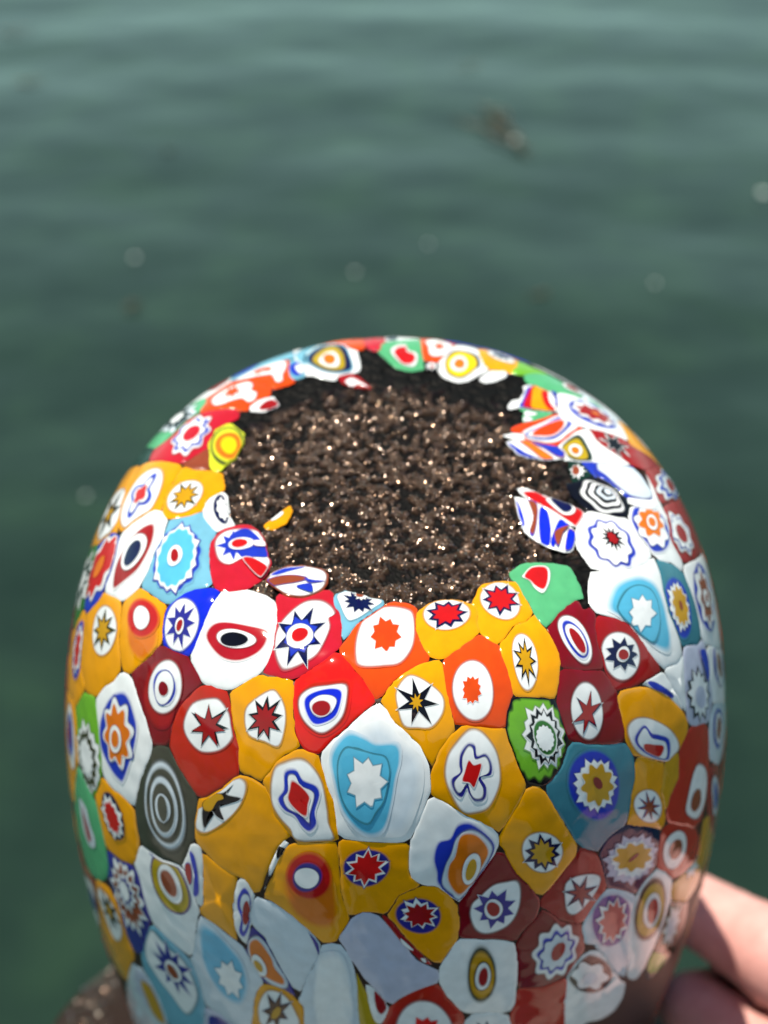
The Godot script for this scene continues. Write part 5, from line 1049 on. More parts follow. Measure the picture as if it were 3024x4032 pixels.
	[-26607,5023,[904,905,912,926,960,1017,1073,1054,1009,953,918,892,879,879,886,905,931,966,1018,1069,1013,917,865,820,786,761,752,743,758,773,794,834,898,954,931,906,898,898,906,924,946,986,1046,1073,1067,987,923,854,806,768,752,733,721,725,729,751,768,799,835,892],"",[]],
	[-27197,12462,[804,804,801,825,858,903,941,967,969,965,974,970,975,976,983,995,1001,999,1019,1009,952,910,873,862,846,850,853,877,911,957,1000,976,949,917,893,897,904,916,931,959,1007,985,927,898,884,876,866,878,904,938,991,1061,1118,1095,1011,945,896,846,819,805],"",[]],
	[2450,10298,[950,884,837,803,779,774,760,776,795,812,850,900,946,1035,1128,1127,1076,1048,1034,1028,1035,1053,1075,1109,1113,1115,1121,1034,945,888,831,791,764,750,744,750,760,795,831,884,958,1070,1191,1150,1070,1024,1005,981,1000,977,973,962,962,975,996,1041,1095,1163,1148,1037],"",[]],
	[-21176,6362,[951,913,882,874,880,893,905,861,820,782,753,723,709,709,722,741,768,801,850,918,924,916,932,946,968,1013,1069,1104,1091,1081,1096,1044,935,842,771,734,702,674,645,641,636,643,661,678,720,761,810,890,994,1014,992,965,941,939,945,953,968,1005,1040,988],"",[]],
	[-13697,14399,[966,907,843,807,775,749,737,746,749,768,796,839,884,968,1066,1067,978,925,876,846,823,821,832,835,855,893,938,964,924,870,847,834,825,810,821,847,880,912,885,842,817,818,808,808,815,834,863,918,967,1020,984,928,889,872,854,843,859,874,899,928],"",[]],
	[-25900,8505,[929,906,892,891,891,884,825,764,744,714,688,675,679,677,705,727,753,787,836,908,910,899,898,904,904,905,911,917,923,925,929,866,809,785,759,734,719,708,714,733,758,774,802,804,793,790,776,786,807,840,889,917,891,861,851,840,839,846,859,887],"",[]],
	[19132,11879,[775,815,872,970,1046,1019,979,941,920,903,912,916,945,968,1007,1012,1012,1010,986,914,844,801,763,736,723,722,728,736,753,764,798,859,912,945,915,895,888,893,902,928,966,1008,1017,1013,1017,1011,1001,1009,986,908,842,794,751,727,699,693,679,689,710,741],"",[]],
	[24202,11299,[924,992,1009,949,907,874,855,846,837,854,880,907,933,911,874,848,834,829,846,860,882,920,969,1041,1032,968,920,883,872,860,856,878,894,922,960,909,868,840,815,800,788,783,795,820,848,889,957,1024,1116,1045,957,905,857,840,827,815,814,822,843,885],"",[]],
	[10567,15737,[861,791,743,703,671,655,632,624,625,642,658,690,730,783,851,890,901,915,929,864,813,759,735,716,697,690,696,708,712,736,770,807,787,752,740,718,715,711,723,749,776,816,869,908,737,844,811,774,731,712,719,710,710,717,737,768,797,844,914,930],"",[]],
	[-2789,15966,[1044,1089,1159,1194,1206,1218,1127,996,896,823,769,730,703,683,670,664,670,683,703,730,769,823,896,996,1116,1118,1101,1060,1031,996,993,994,1013,1041,1082,1088,1018,985,948,927,916,925,919,857,816,787,757,743,742,749,763,788,816,861,915,977,975,979,986,997],"",[]],
	[29093,6297,[704,690,687,677,684,708,735,764,820,883,976,1094,1176,1134,1053,982,941,914,894,881,881,890,927,964,932,888,862,853,842,841,848,867,896,945,996,1057,963,883,834,789,761,737,729,735,743,764,806,844,914,1001,1096,1123,1136,1133,1084,974,877,815,764,734],"",[]],
	[20742,14915,[828,893,953,911,848,802,773,742,723,719,704,709,726,731,761,801,844,862,842,834,834,832,769,718,693,658,642,637,642,649,663,689,722,764,833,899,960,976,959,889,834,786,738,715,702,696,699,691,709,741,774,760,735,716,708,702,702,710,741,776],"",[]],
	[22118,6939,[914,935,974,1027,1077,1014,948,898,885,861,844,853,862,883,926,968,1013,1007,952,939,920,903,908,927,948,977,979,922,877,853,829,817,820,824,853,875,911,973,987,1005,1012,1015,1036,1025,956,902,862,835,817,820,817,828,850,893,929,931,908,894,888,895],"",[]],
	[27911,7789,[960,964,946,877,826,773,754,730,716,710,715,723,742,771,820,857,855,811,789,775,763,762,764,781,798,845,884,950,1037,1055,981,914,856,814,777,756,742,736,736,744,766,778,814,847,822,793,758,746,725,727,725,740,750,777,821,870,936,975,972,961],"",[]],
	[1383,16232,[958,1017,1057,1072,971,801,680,598,538,492,459,438,419,406,399,398,399,406,419,438,459,492,538,598,680,801,992,1251,1218,1155,1067,892,754,669,594,552,523,493,484,472,470,466,472,486,516,540,582,622,701,769,791,779,752,749,754,752,775,802,841,889],"",[]],
	[15284,9489,[1092,1098,1105,1106,1019,930,876,851,810,789,788,795,808,828,863,921,993,1073,1160,1170,1165,1166,1132,1055,1008,984,954,936,944,948,974,1017,1051,1067,1001,948,915,898,871,878,876,900,933,973,1018,1053,1045,1037,1018,993,972,955,959,967,986,1013,1051,1080,1075,1094],"",[]],
	[25642,14576,[981,985,1001,1010,1026,1023,1022,1024,1043,1076,1106,1020,952,907,889,864,845,840,857,871,892,931,985,1059,1168,1264,1181,1076,989,948,905,874,868,854,863,873,903,940,1005,1037,1026,1040,1044,1058,1041,1016,998,994,977,970,968,957,956,956,949,939,948,951,961,965],"",[]],
	[26369,12580,[1002,932,889,851,823,806,808,806,828,846,886,915,986,1047,1053,1047,1035,1027,1017,1025,1015,1002,942,878,831,800,796,790,785,790,804,832,882,928,962,947,917,903,903,909,926,972,1004,1060,1107,1097,1004,932,889,856,825,817,816,813,836,863,897,950,1019,1066],"",[]],
	[-25522,6687,[1065,1054,986,944,917,903,896,892,911,944,989,1045,1113,1078,1056,1049,1053,1052,1080,1089,1011,944,896,854,843,831,826,842,853,884,930,986,1076,1177,1201,1174,1139,1045,973,936,903,870,846,844,851,870,897,939,1001,1006,983,969,963,963,971,996,1032,1045,1037,1049],"",[]],
	[-24774,14067,[890,929,925,893,853,847,836,836,842,855,876,910,959,996,997,977,977,957,958,945,912,857,817,795,770,751,751,761,765,789,822,863,915,923,939,946,942,949,966,974,982,954,919,872,854,832,834,831,848,862,886,940,936,890,863,850,847,838,848,863],"",[]],
	[-11,9738,[745,720,711,700,698,695,717,733,759,799,852,924,1002,1019,1010,1001,982,957,940,946,918,847,800,771,740,724,707,701,717,728,757,781,826,889,938,951,968,975,968,950,932,885,845,764,728,725,726,739,757,769,812,864,921,1015,1098,1046,958,884,819,773],"",[]],
	[-1152,11476,[659,642,624,617,616,612,627,633,668,703,750,810,887,907,877,866,854,845,866,881,901,919,873,818,793,763,743,736,736,742,756,776,807,826,783,742,704,684,676,669,664,678,705,712,745,806,855,905,897,905,907,912,907,907,907,912,898,817,750,702],"",[]],
	[4324,12921,[990,1025,1012,999,992,988,1010,1028,1077,1129,1164,1160,1171,1134,1023,945,871,832,790,772,744,741,749,768,792,811,865,916,1000,1092,1096,1081,1048,1038,1036,1028,1052,1087,1098,1110,1108,1034,974,939,908,898,889,898,903,937,962,960,921,893,867,856,871,880,896,939],"",[]],
	[-14792,9037,[917,969,974,964,962,949,884,818,766,732,706,693,692,693,706,725,746,779,772,762,742,755,754,770,787,830,874,954,1013,1001,975,945,937,941,940,968,978,903,819,756,729,693,666,646,634,632,634,646,663,669,706,750,795,876,953,957,960,950,946,919],"",[]],
	[-22611,11019,[840,885,939,993,963,910,855,826,807,805,800,806,819,840,874,930,968,932,891,856,850,840,846,865,886,920,975,1011,1004,989,957,876,825,776,759,741,738,728,734,753,779,807,848,907,934,932,939,958,985,1020,1020,941,886,846,813,794,791,782,798,808],"",[]],
	[2747,14153,[1122,1080,1054,1047,1000,910,849,809,788,773,751,761,775,800,828,867,918,1017,1107,1113,1076,1023,1012,1005,999,991,926,856,808,775,754,738,746,749,762,789,833,882,955,1049,1124,1141,1132,1126,1032,936,874,823,801,786,763,755,761,768,784,825,862,921,1000,1091],"",[]],
	[-18495,11699,[679,685,693,713,745,785,839,918,1016,1098,1006,922,847,798,767,756,739,732,731,734,757,780,823,865,866,840,835,824,820,842,859,898,942,878,820,789,752,726,712,706,712,724,741,783,820,878,948,996,946,919,914,898,895,877,812,759,719,694,690,680],"",[]],
	[4698,11162,[1091,1018,956,905,877,863,851,850,858,875,893,939,961,926,908,885,882,879,901,920,967,1013,1087,1112,1113,1108,1112,1104,1068,982,899,844,803,766,749,728,731,738,751,771,799,845,908,974,1090,1207,1133,1082,1046,996,951,928,904,896,891,897,918,955,995,1038],"",[]],
	[-16562,13956,[843,827,821,827,839,843,873,909,965,965,951,928,926,932,942,979,1024,1059,1052,1045,1029,949,888,847,808,775,755,748,748,755,769,796,836,845,839,828,829,846,864,911,955,1025,1091,1112,1132,1107,1047,958,911,856,827,807,790,800,808,821,841,869,911,885],"",[]],
	[-30404,14530,[833,820,813,814,834,872,912,959,1013,1033,1018,1012,1018,1039,1082,1117,1105,1103,1111,1123,1080,965,898,840,794,760,729,715,714,721,734,760,793,834,893,968,1080,1209,1240,1247,1231,1128,1015,942,903,856,839,833,833,840,861,899,947,1020,1111,1107,1021,959,911,861],"",[]],
	[8113,16127,[768,816,889,993,1093,1000,858,756,677,623,583,550,530,516,504,503,504,516,530,550,583,623,677,756,848,896,861,827,801,788,787,788,801,829,870,839,801,774,755,748,747,742,701,662,629,602,583,577,587,592,620,642,670,713,696,688,682,689,708,734],"",[]],
	[-22111,9108,[1127,1119,1103,1097,1059,998,958,937,928,913,929,950,976,997,983,977,983,1003,1028,1040,984,937,904,885,881,869,899,906,939,1001,1059,1147,1183,1181,1188,1192,1087,1014,948,921,885,867,875,878,899,941,966,959,923,892,885,894,886,904,936,972,1032,1112,1127,1133],"",[]],
	[19545,5181,[934,918,923,943,972,982,994,1006,1008,1009,1026,1027,970,922,883,857,845,854,857,870,892,940,969,955,936,929,930,949,984,1041,1101,1155,1076,1003,949,903,869,837,815,839,884,887,824,819,852,905,938,989,996,957,929,909,897,901,904,922,949,978,978,950],"",[]],
	[-29641,5556,[779,819,873,950,1031,1077,1082,1078,1042,1004,985,983,979,897,815,764,714,681,665,647,634,635,651,655,674,705,740,787,854,951,1004,1010,1014,1005,1012,998,994,971,911,858,818,787,777,761,764,767,787,822,848,890,834,792,759,738,720,713,711,708,725,746],"",[]],
	[16382,6088,[733,702,666,650,633,636,632,645,671,704,747,822,896,878,825,797,782,770,770,777,796,824,870,936,1020,1089,974,847,765,710,659,624,599,588,561,559,569,566,573,599,634,653,698,764,842,916,953,1016,950,889,844,817,802,788,772,782,795,806,838,794],"",[]],
	[28302,11380,[853,800,756,728,709,699,684,694,706,710,736,786,834,894,971,1034,967,901,854,822,811,789,782,793,808,839,868,914,979,1039,959,868,796,748,713,677,661,651,660,662,670,699,723,767,823,901,948,962,954,956,948,951,901,868,858,847,847,854,874,902],"",[]],
	[-13715,10482,[809,878,882,888,901,913,916,931,929,933,937,959,976,1010,1016,990,935,884,860,831,822,821,818,834,845,887,925,940,902,871,861,849,845,867,884,927,968,1007,952,920,889,869,856,855,865,900,929,966,989,979,962,952,935,914,847,815,791,783,783,789],"",[]],
	[-18121,8668,[890,865,859,868,867,891,924,914,885,865,858,863,872,892,881,895,902,897,898,911,933,931,943,962,976,994,1003,1015,1021,1014,945,891,852,830,805,787,790,793,817,837,859,902,928,893,877,871,877,891,915,933,984,1036,999,975,950,933,942,950,956,918],"",[]],
	[29404,9068,[722,728,742,764,813,862,922,952,927,907,902,918,930,970,997,1009,999,993,997,990,975,983,979,979,980,944,896,872,848,834,828,833,842,867,894,876,830,808,800,788,788,794,810,854,907,966,1031,1091,1105,1115,1111,1103,1031,953,881,828,788,755,736,728],"",[]],
	[12738,11418,[968,961,944,889,830,772,732,704,680,672,673,683,681,703,720,758,807,884,972,1035,1049,1066,1075,1093,1101,1102,1017,939,891,857,829,799,791,790,786,805,835,855,858,819,791,772,763,747,752,771,797,829,862,941,1011,1043,1036,1034,1026,1003,995,994,988,976],"",[]],
	[-13072,16207,[912,926,942,985,1008,852,724,632,570,524,490,464,444,431,424,424,424,431,444,464,490,524,570,632,724,853,1015,995,885,808,750,715,688,663,649,643,647,644,656,683,727,768,758,679,622,578,556,541,518,509,498,498,511,534,547,587,618,670,744,843],"",[]],
	[-27049,10915,[830,885,907,914,910,915,917,932,922,857,798,758,731,706,698,690,674,685,705,732,775,807,859,837,818,808,793,797,809,819,850,890,931,888,827,796,766,756,744,738,738,746,771,808,842,917,949,878,818,771,732,705,690,674,676,669,696,713,744,779],"",[]],
	[-7342,13304,[632,621,627,646,673,704,735,799,867,864,858,858,861,844,829,803,768,759,759,762,755,778,811,847,910,972,941,836,770,704,677,640,613,595,594,604,602,619,639,661,701,764,835,938,995,940,903,873,862,846,844,845,858,867,804,735,693,666,647,639],"",[]],
	[-21565,16145,[777,800,851,917,985,963,835,734,661,607,567,535,514,501,494,488,494,501,514,535,567,607,661,734,830,914,880,863,845,845,861,866,898,932,883,775,694,640,599,562,545,523,519,509,521,538,543,573,613,661,725,795,835,810,771,742,743,738,734,757],"",[]],
	[-24336,12388,[915,941,966,941,913,885,886,881,883,901,929,967,959,932,895,871,873,871,893,910,953,995,1045,1034,979,916,869,833,792,776,775,776,788,797,828,869,926,969,980,985,982,998,1005,1001,1005,994,941,891,866,837,829,832,825,840,852,898,929,921,913,903],"",[]],
	[-1743,13041,[913,847,798,761,744,722,724,721,738,759,782,787,759,739,726,720,723,716,738,764,788,837,885,944,957,922,880,862,839,825,821,841,832,781,753,738,726,718,709,726,750,767,800,800,769,763,748,757,760,779,805,838,872,864,852,856,859,879,916,948],"",[]],
	[14775,14053,[717,717,713,730,746,785,835,888,979,1043,972,915,860,837,822,799,799,816,837,870,909,897,839,799,776,753,750,746,762,773,802,832,886,967,1033,981,911,861,806,773,762,746,744,745,757,774,821,860,923,938,919,921,923,936,944,873,822,773,749,721],"",[]],
	[31056,10551,[1045,950,886,835,807,785,758,760,761,768,785,798,845,893,942,921,906,899,899,900,914,942,940,901,874,862,877,880,895,930,948,934,932,932,932,927,888,859,834,820,814,820,833,852,861,835,820,814,814,821,841,874,918,953,947,950,948,966,999,1041],"",[]],
	[-23243,7685,[697,705,719,747,796,833,792,759,736,706,686,673,672,673,686,705,732,765,811,865,922,872,831,798,778,765,765,771,785,797,759,723,682,663,637,642,627,627,637,642,672,706,751,800,866,899,853,818,798,782,754,752,759,777,786,757,721,711,698,688],"",[]],
	[-16063,6390,[535,571,603,673,751,776,733,703,666,640,625,613,613,619,632,652,673,701,652,593,549,531,502,492,476,481,491,489,507,533,560,595,652,706,675,663,640,626,625,626,638,653,679,718,752,735,644,585,528,491,487,494,503,489,485,474,467,469,493,518],"",[]],
	[-15763,11762,[1189,1149,1022,908,842,779,738,712,698,692,695,687,704,731,766,821,875,976,1088,1160,1178,1178,1166,1104,1022,956,904,869,844,830,824,830,845,882,922,970,1028,1038,976,923,884,863,850,850,857,878,923,971,942,909,884,877,883,902,924,969,1027,1091,1182,1192],"",[]],
	[27536,4010,[960,965,943,791,655,573,524,484,447,430,408,404,394,403,401,416,421,446,484,526,584,654,765,854,893,918,928,899,863,847,836,840,842,857,837,730,629,576,524,479,446,427,429,419,412,412,412,419,431,446,472,508,576,645,730,783,856,980,969,960],"",[]],
	[13837,12644,[793,815,832,869,912,969,931,861,828,794,788,771,764,764,773,808,837,879,949,1026,1040,1034,976,930,903,889,876,869,871,890,921,951,992,962,884,818,771,739,724,716,700,703,706,731,763,800,869,950,1039,1065,1075,1088,1056,984,927,872,842,813,808,797],"",[]],
	[-29636,13171,[794,859,926,956,963,963,956,936,903,857,799,740,690,666,635,610,607,601,595,598,625,637,670,686,738,790,874,975,1000,933,874,839,813,794,787,787,793,805,816,851,824,781,754,736,738,734,740,754,774,796,750,721,700,682,674,674,681,694,714,742],"",[]],
	[1159,12127,[944,917,907,895,890,895,910,940,967,987,1004,1002,1014,1022,989,961,942,936,944,972,990,1028,1025,1002,989,994,1002,1020,1025,961,898,862,837,822,810,810,823,843,878,936,1008,1085,1098,1093,1086,1024,987,956,941,929,930,953,968,984,973,957,959,954,948,948],"",[]],
	[20455,8370,[755,764,793,816,854,900,940,933,927,933,937,877,839,795,762,735,718,727,728,730,748,776,815,867,925,1007,954,892,828,778,754,736,727,712,719,718,741,762,795,842,900,908,920,940,958,920,879,828,784,768,760,745,753,757,780,793,791,768,750,754],"",[]],
	[-19421,14437,[921,958,1000,1064,1109,998,918,843,798,750,722,708,702,707,715,736,779,820,869,948,1039,1038,981,940,919,906,899,901,924,946,975,980,946,913,886,866,856,878,893,920,954,905,850,824,790,785,770,779,783,814,858,897,967,997,965,926,900,888,898,906],"",[]],
	[23755,5446,[1095,1066,984,926,866,834,803,783,772,781,783,790,805,849,902,951,922,895,875,864,870,894,916,949,995,1052,1098,1087,1076,1040,1007,976,968,967,970,986,939,875,817,777,751,735,718,711,718,735,745,777,823,877,948,974,992,999,1003,1025,1034,1046,1061,1085],"",[]],
	[29802,14814,[763,788,821,862,923,1013,1105,1143,1113,1093,1091,1088,1110,1108,978,881,805,761,724,703,689,683,689,703,724,761,805,881,971,1096,1153,1163,1165,1167,1089,983,909,862,833,798,789,793,790,809,841,881,928,990,1089,1199,1117,1010,940,875,823,794,770,762,760,751],"",[]],
	[-11688,13585,[468,473,480,494,513,541,580,633,701,801,923,949,915,870,834,828,807,756,693,645,605,567,540,521,515,524,520,522,546,574,612,653,699,704,699,706,730,753,791,779,735,718,711,710,706,719,743,760,804,855,882,797,701,633,580,541,513,494,480,473],"",[]],
	[23734,8316,[903,852,813,791,774,778,784,793,817,848,910,978,1005,946,905,875,840,831,832,844,865,895,921,982,1046,1084,1037,992,971,963,959,975,990,1001,950,897,845,806,783,755,752,757,755,778,806,845,897,948,937,923,911,912,932,968,998,1044,1110,1136,1060,961],"",[]],
	[-26317,15901,[714,684,675,669,669,676,694,711,753,794,831,801,768,748,735,729,735,748,768,801,842,901,972,982,916,875,851,822,815,820,832,842,870,871,807,741,685,660,632,627,615,606,626,631,655,683,727,772,855,949,964,959,959,966,978,981,945,857,794,743],"",[]],
	[-15547,15679,[923,884,843,824,796,794,799,802,826,849,898,941,951,950,933,927,930,927,930,920,919,919,925,926,881,845,803,788,785,776,786,796,825,850,904,952,994,1003,949,920,905,886,876,891,902,935,939,894,861,841,831,816,824,824,852,880,919,967,1026,994],"",[]],
	[-30666,8847,[943,873,824,782,770,752,740,745,753,778,804,837,916,1000,1057,1025,1004,1002,1004,1015,1032,1072,1076,984,901,856,812,779,759,745,739,740,752,772,802,863,925,992,978,974,963,955,944,941,924,918,922,918,921,910,903,897,892,904,923,944,973,983,996,1006],"",[]],
	[-6195,15866,[881,887,899,909,947,998,1040,1043,1024,947,881,835,802,781,768,762,768,781,802,835,881,947,1025,1051,1017,974,946,929,938,946,960,976,924,897,862,841,828,827,834,848,873,902,947,953,957,953,955,925,889,872,850,853,860,874,901,943,959,927,901,887],"",[]],
	[-19916,10429,[906,933,966,952,894,852,814,792,770,778,780,787,808,847,899,959,1027,1064,1052,1047,1018,943,902,849,820,807,805,796,810,816,847,890,929,992,963,914,886,871,849,857,853,855,884,906,932,914,911,906,904,899,898,894,904,906,916,913,922,912,904,894],"",[]],
	[-29759,11554,[896,868,826,803,780,778,785,804,829,852,893,951,924,902,885,885,908,924,950,982,960,918,889,860,855,846,862,870,885,924,968,955,885,825,786,768,735,737,738,745,765,796,821,883,956,1023,1001,972,975,982,991,965,912,877,849,820,817,825,844,870],"",[]],
	[-18553,5322,[842,946,1052,1058,1013,979,958,939,934,951,964,925,887,860,844,822,826,836,815,762,722,694,669,661,662,674,687,702,730,781,793,805,813,826,849,898,947,1005,1025,1051,1079,1061,965,867,788,723,681,648,623,613,590,578,587,589,596,615,640,663,708,762],"",[]],
	[-2911,10248,[1003,1050,1116,1139,1047,989,945,921,894,900,893,914,931,965,972,949,928,905,902,898,918,954,986,1054,1125,1178,1168,1161,1164,1149,1142,1050,969,898,850,813,802,785,782,821,842,850,865,902,938,996,1061,1080,1087,1093,1095,1100,1054,1003,970,950,943,947,945,969],"",[]],
	[18925,6742,[758,761,765,788,809,839,900,951,933,903,895,891,857,792,756,730,711,703,695,685,691,717,750,789,836,898,986,1021,1006,931,881,835,792,776,768,757,756,763,778,814,844,883,838,808,776,752,753,744,745,768,789,817,862,915,919,905,867,822,785,774],"",[]],
	[-4870,13221,[902,910,940,962,937,829,768,711,665,638,624,610,594,598,605,625,651,685,730,786,877,982,1039,1026,947,866,823,790,763,738,731,736,745,767,780,823,867,852,806,790,784,790,807,809,810,770,737,716,693,695,692,706,740,758,790,839,913,926,920,908],"",[]],
	[-18549,15840,[886,910,943,989,1043,1060,1069,1083,1061,983,917,871,837,811,797,791,797,811,837,871,917,983,1054,1021,978,956,949,943,950,968,985,1028,1082,1147,1150,1065,961,901,842,822,797,778,771,772,784,798,824,863,913,994,1068,1090,1077,1079,1023,974,926,908,886,888],"",[]],
	[17532,14100,[1012,1007,1016,966,874,802,755,726,696,680,664,674,692,697,727,767,814,875,969,1100,1202,1197,1194,1171,1060,969,919,878,841,824,802,804,802,820,851,882,932,938,892,847,820,800,793,793,800,820,846,882,950,1008,1039,1037,1035,1025,1020,987,972,972,983,987],"",[]],
	[28297,15895,[1042,1056,1032,1009,1007,1013,1017,1006,986,910,850,809,776,756,743,737,743,756,776,809,848,884,892,882,881,885,867,848,830,833,831,855,887,914,942,935,935,948,972,990,1029,1045,1042,961,881,811,768,726,709,696,683,677,677,690,709,730,757,803,863,943],"",[]],
	[23598,12874,[799,825,860,922,981,1066,1080,1068,1047,1019,1016,967,893,845,806,779,761,770,772,779,799,831,864,845,823,794,790,781,796,805,821,864,918,984,1053,1055,1047,1023,1010,1010,1007,938,878,834,816,792,780,784,786,798,815,864,906,864,820,799,790,779,779,785],"",[]],
	[-21981,13515,[902,906,868,850,822,817,808,819,834,865,903,922,875,844,813,789,790,783,803,813,836,887,905,871,829,811,794,788,800,826,857,882,928,905,879,858,840,834,852,872,900,938,925,862,826,797,762,747,747,754,773,799,832,865,899,890,866,854,864,874],"",[]],
	[20733,13349,[913,948,948,919,893,874,867,875,903,915,950,966,933,905,875,867,873,887,911,929,979,1038,1047,1018,985,958,935,937,935,949,944,933,931,919,913,913,869,840,815,807,807,814,829,865,902,957,1002,1023,1034,1063,1079,1053,993,941,911,876,871,862,872,882],"",[]],
	[-12285,12075,[512,596,636,676,723,783,868,998,977,927,888,867,855,852,843,861,887,907,832,740,688,639,616,597,584,582,577,578,595,611,641,667,731,771,785,783,793,796,812,819,815,824,860,899,930,947,973,996,893,775,675,628,584,548,507,497,489,473,478,490],"",[]],
	[-15170,7737,[719,758,808,855,950,1069,1183,1068,940,855,780,737,705,685,677,672,677,688,728,758,806,879,919,886,874,857,849,852,880,890,857,835,811,796,785,791,815,838,867,838,818,814,804,804,818,854,885,940,975,909,837,778,738,710,679,659,657,653,671,696],"",[]],
	[17635,8145,[782,754,750,750,752,766,796,827,885,912,911,920,921,960,985,981,969,960,941,910,884,871,876,884,902,925,970,1020,1009,941,867,823,786,769,746,739,745,759,791,830,879,956,1034,1002,961,916,879,867,847,855,859,890,935,977,1038,1105,1007,930,869,808],"",[]],
	[16701,12527,[864,927,1001,1082,1093,1107,1084,1004,953,907,869,848,841,836,850,885,914,947,985,967,948,946,948,960,924,865,839,810,800,789,790,807,824,866,904,972,1040,1107,1093,1078,1014,961,921,897,899,900,902,920,947,975,919,852,825,791,779,759,767,770,790,827],"",[]],
	[26612,10453,[921,843,792,741,697,680,662,650,653,651,673,688,710,754,810,893,981,1036,1017,935,874,833,794,762,747,742,747,755,773,794,827,874,934,962,967,982,924,848,786,730,702,686,664,666,658,672,676,690,729,784,831,905,930,939,951,957,957,953,964,966],"",[]],
	[-28315,7490,[864,922,984,965,923,902,894,883,884,910,960,1007,1053,1052,1034,1026,1014,1005,988,979,960,942,936,948,965,968,974,977,951,894,838,803,777,762,753,767,772,795,817,850,903,974,1041,1067,1093,1129,1186,1145,1043,962,902,855,819,807,789,777,776,784,803,829],"",[]],
	[19418,16226,[712,720,767,814,855,801,691,605,544,498,465,444,425,411,405,404,405,411,425,444,465,498,544,605,691,806,904,881,860,847,841,837,759,660,601,538,492,465,450,439,437,438,444,451,464,484,512,563,621,663,662,664,681,703,734,715,696,689,689,696],"",[]],
	[-22565,5270,[979,980,887,799,758,710,676,656,646,626,634,636,644,669,702,742,796,876,985,1082,1059,1039,1032,1032,1044,1054,1079,1020,966,927,902,898,888,887,839,781,730,700,665,654,642,636,635,636,651,687,715,751,815,900,995,1058,1069,1065,1063,1048,1012,982,978,973],"",[]],
	[30460,12413,[968,975,940,909,901,905,903,927,961,1008,1077,1134,1163,1171,1124,1022,940,870,824,806,778,773,759,774,790,820,851,910,1000,1093,1137,1065,983,930,907,888,881,881,889,915,959,1003,1076,1125,1074,1028,1005,983,986,993,953,906,858,846,830,833,836,854,882,921],"",[]],
	[26216,9079,[863,869,885,927,968,1003,1001,947,884,835,787,768,740,735,727,742,753,784,830,890,963,1042,1026,995,970,962,967,971,990,924,863,812,784,763,745,737,738,751,775,792,825,879,960,1033,1039,976,916,865,842,823,805,804,817,840,854,905,928,897,876,863],"",[]],
	[6818,12257,[623,677,733,812,913,1036,1062,981,888,836,787,763,740,736,725,721,743,760,802,826,768,731,704,674,665,663,654,665,685,712,745,791,834,807,795,772,758,753,764,778,799,838,890,958,1036,1011,896,782,713,665,621,593,578,555,551,542,552,560,574,603],"",[]],
	[-31113,6860,[844,811,796,784,778,784,797,823,857,905,975,997,988,982,986,982,986,982,989,1005,1009,1025,1029,1046,1051,1032,943,864,805,770,744,723,706,704,711,723,733,769,805,857,930,1025,1151,1200,1098,1022,962,910,871,856,849,843,846,875,910,955,1004,1018,955,890],"",[]],
	[-22436,15041,[947,989,1063,1119,1071,964,892,817,763,729,704,692,666,669,680,679,702,733,758,812,850,861,878,884,920,961,1015,1041,1034,1037,1025,960,900,844,815,794,776,776,793,809,836,877,840,797,780,763,760,757,773,782,804,854,902,909,882,868,867,874,888,914],"",[]],
	[-8395,14786,[921,925,915,870,841,822,808,802,803,816,841,876,931,965,933,890,872,844,841,847,851,879,903,954,1012,1018,1005,987,973,908,849,809,783,768,756,756,762,776,803,846,884,956,1040,984,944,898,878,851,846,838,859,871,912,942,935,933,927,926,921,925],"",[]],
	[-5961,11719,[555,544,548,551,570,600,625,674,726,815,821,827,839,855,892,932,971,952,933,924,910,930,940,968,1017,996,859,763,701,649,608,570,544,536,535,530,534,533,560,577,603,640,672,739,851,961,1085,1112,1099,1095,1084,1067,967,834,759,689,632,606,572,562],"",[]],
	[-9517,16129,[929,953,1007,1059,1119,1006,861,754,680,626,581,553,528,514,507,507,507,514,528,553,581,626,680,754,861,1004,1099,1072,1060,1039,991,911,844,787,758,732,714,717,718,719,733,765,795,756,701,673,659,646,640,645,652,661,691,721,776,830,917,917,910,911],"",[]],
	[11299,13207,[670,707,743,793,789,749,715,690,679,658,662,673,674,716,733,786,842,923,1026,1024,859,725,637,571,524,491,464,444,431,425,424,425,431,444,464,491,522,544,577,624,695,779,906,1022,1017,990,953,927,917,890,838,777,739,690,656,638,646,642,642,650],"",[]],
	[-28586,9746,[924,931,919,861,812,763,735,721,712,691,696,720,742,775,821,882,960,948,946,952,965,979,999,977,948,944,941,960,984,948,873,805,772,735,704,699,684,687,690,714,741,774,816,882,962,964,952,944,927,919,919,919,917,907,906,905,900,905,906,907],"",[]],
	[-4498,14486,[739,741,737,739,762,784,817,855,842,829,822,823,836,861,889,924,928,883,849,824,820,805,811,834,852,890,895,900,896,902,914,921,933,942,954,916,834,793,745,711,690,677,671,677,685,704,730,764,812,888,971,1081,1139,1090,1006,919,867,819,794,763],"",[]],
	[15347,7426,[702,655,638,630,619,619,631,645,665,697,733,789,852,929,964,960,934,851,778,720,684,652,627,622,603,617,626,644,660,700,760,792,788,769,748,764,787,793,822,854,867,813,775,731,698,672,659,663,664,665,678,698,731,777,830,888,886,852,786,738],"",[]],
	[7458,13641,[901,923,961,997,958,891,849,822,801,777,765,775,789,812,853,831,779,756,742,726,734,736,746,781,810,853,933,1012,1072,1026,963,928,908,895,888,890,907,916,840,794,746,727,700,701,691,692,709,726,767,802,846,921,948,927,901,884,887,887,882,888],"",[]],
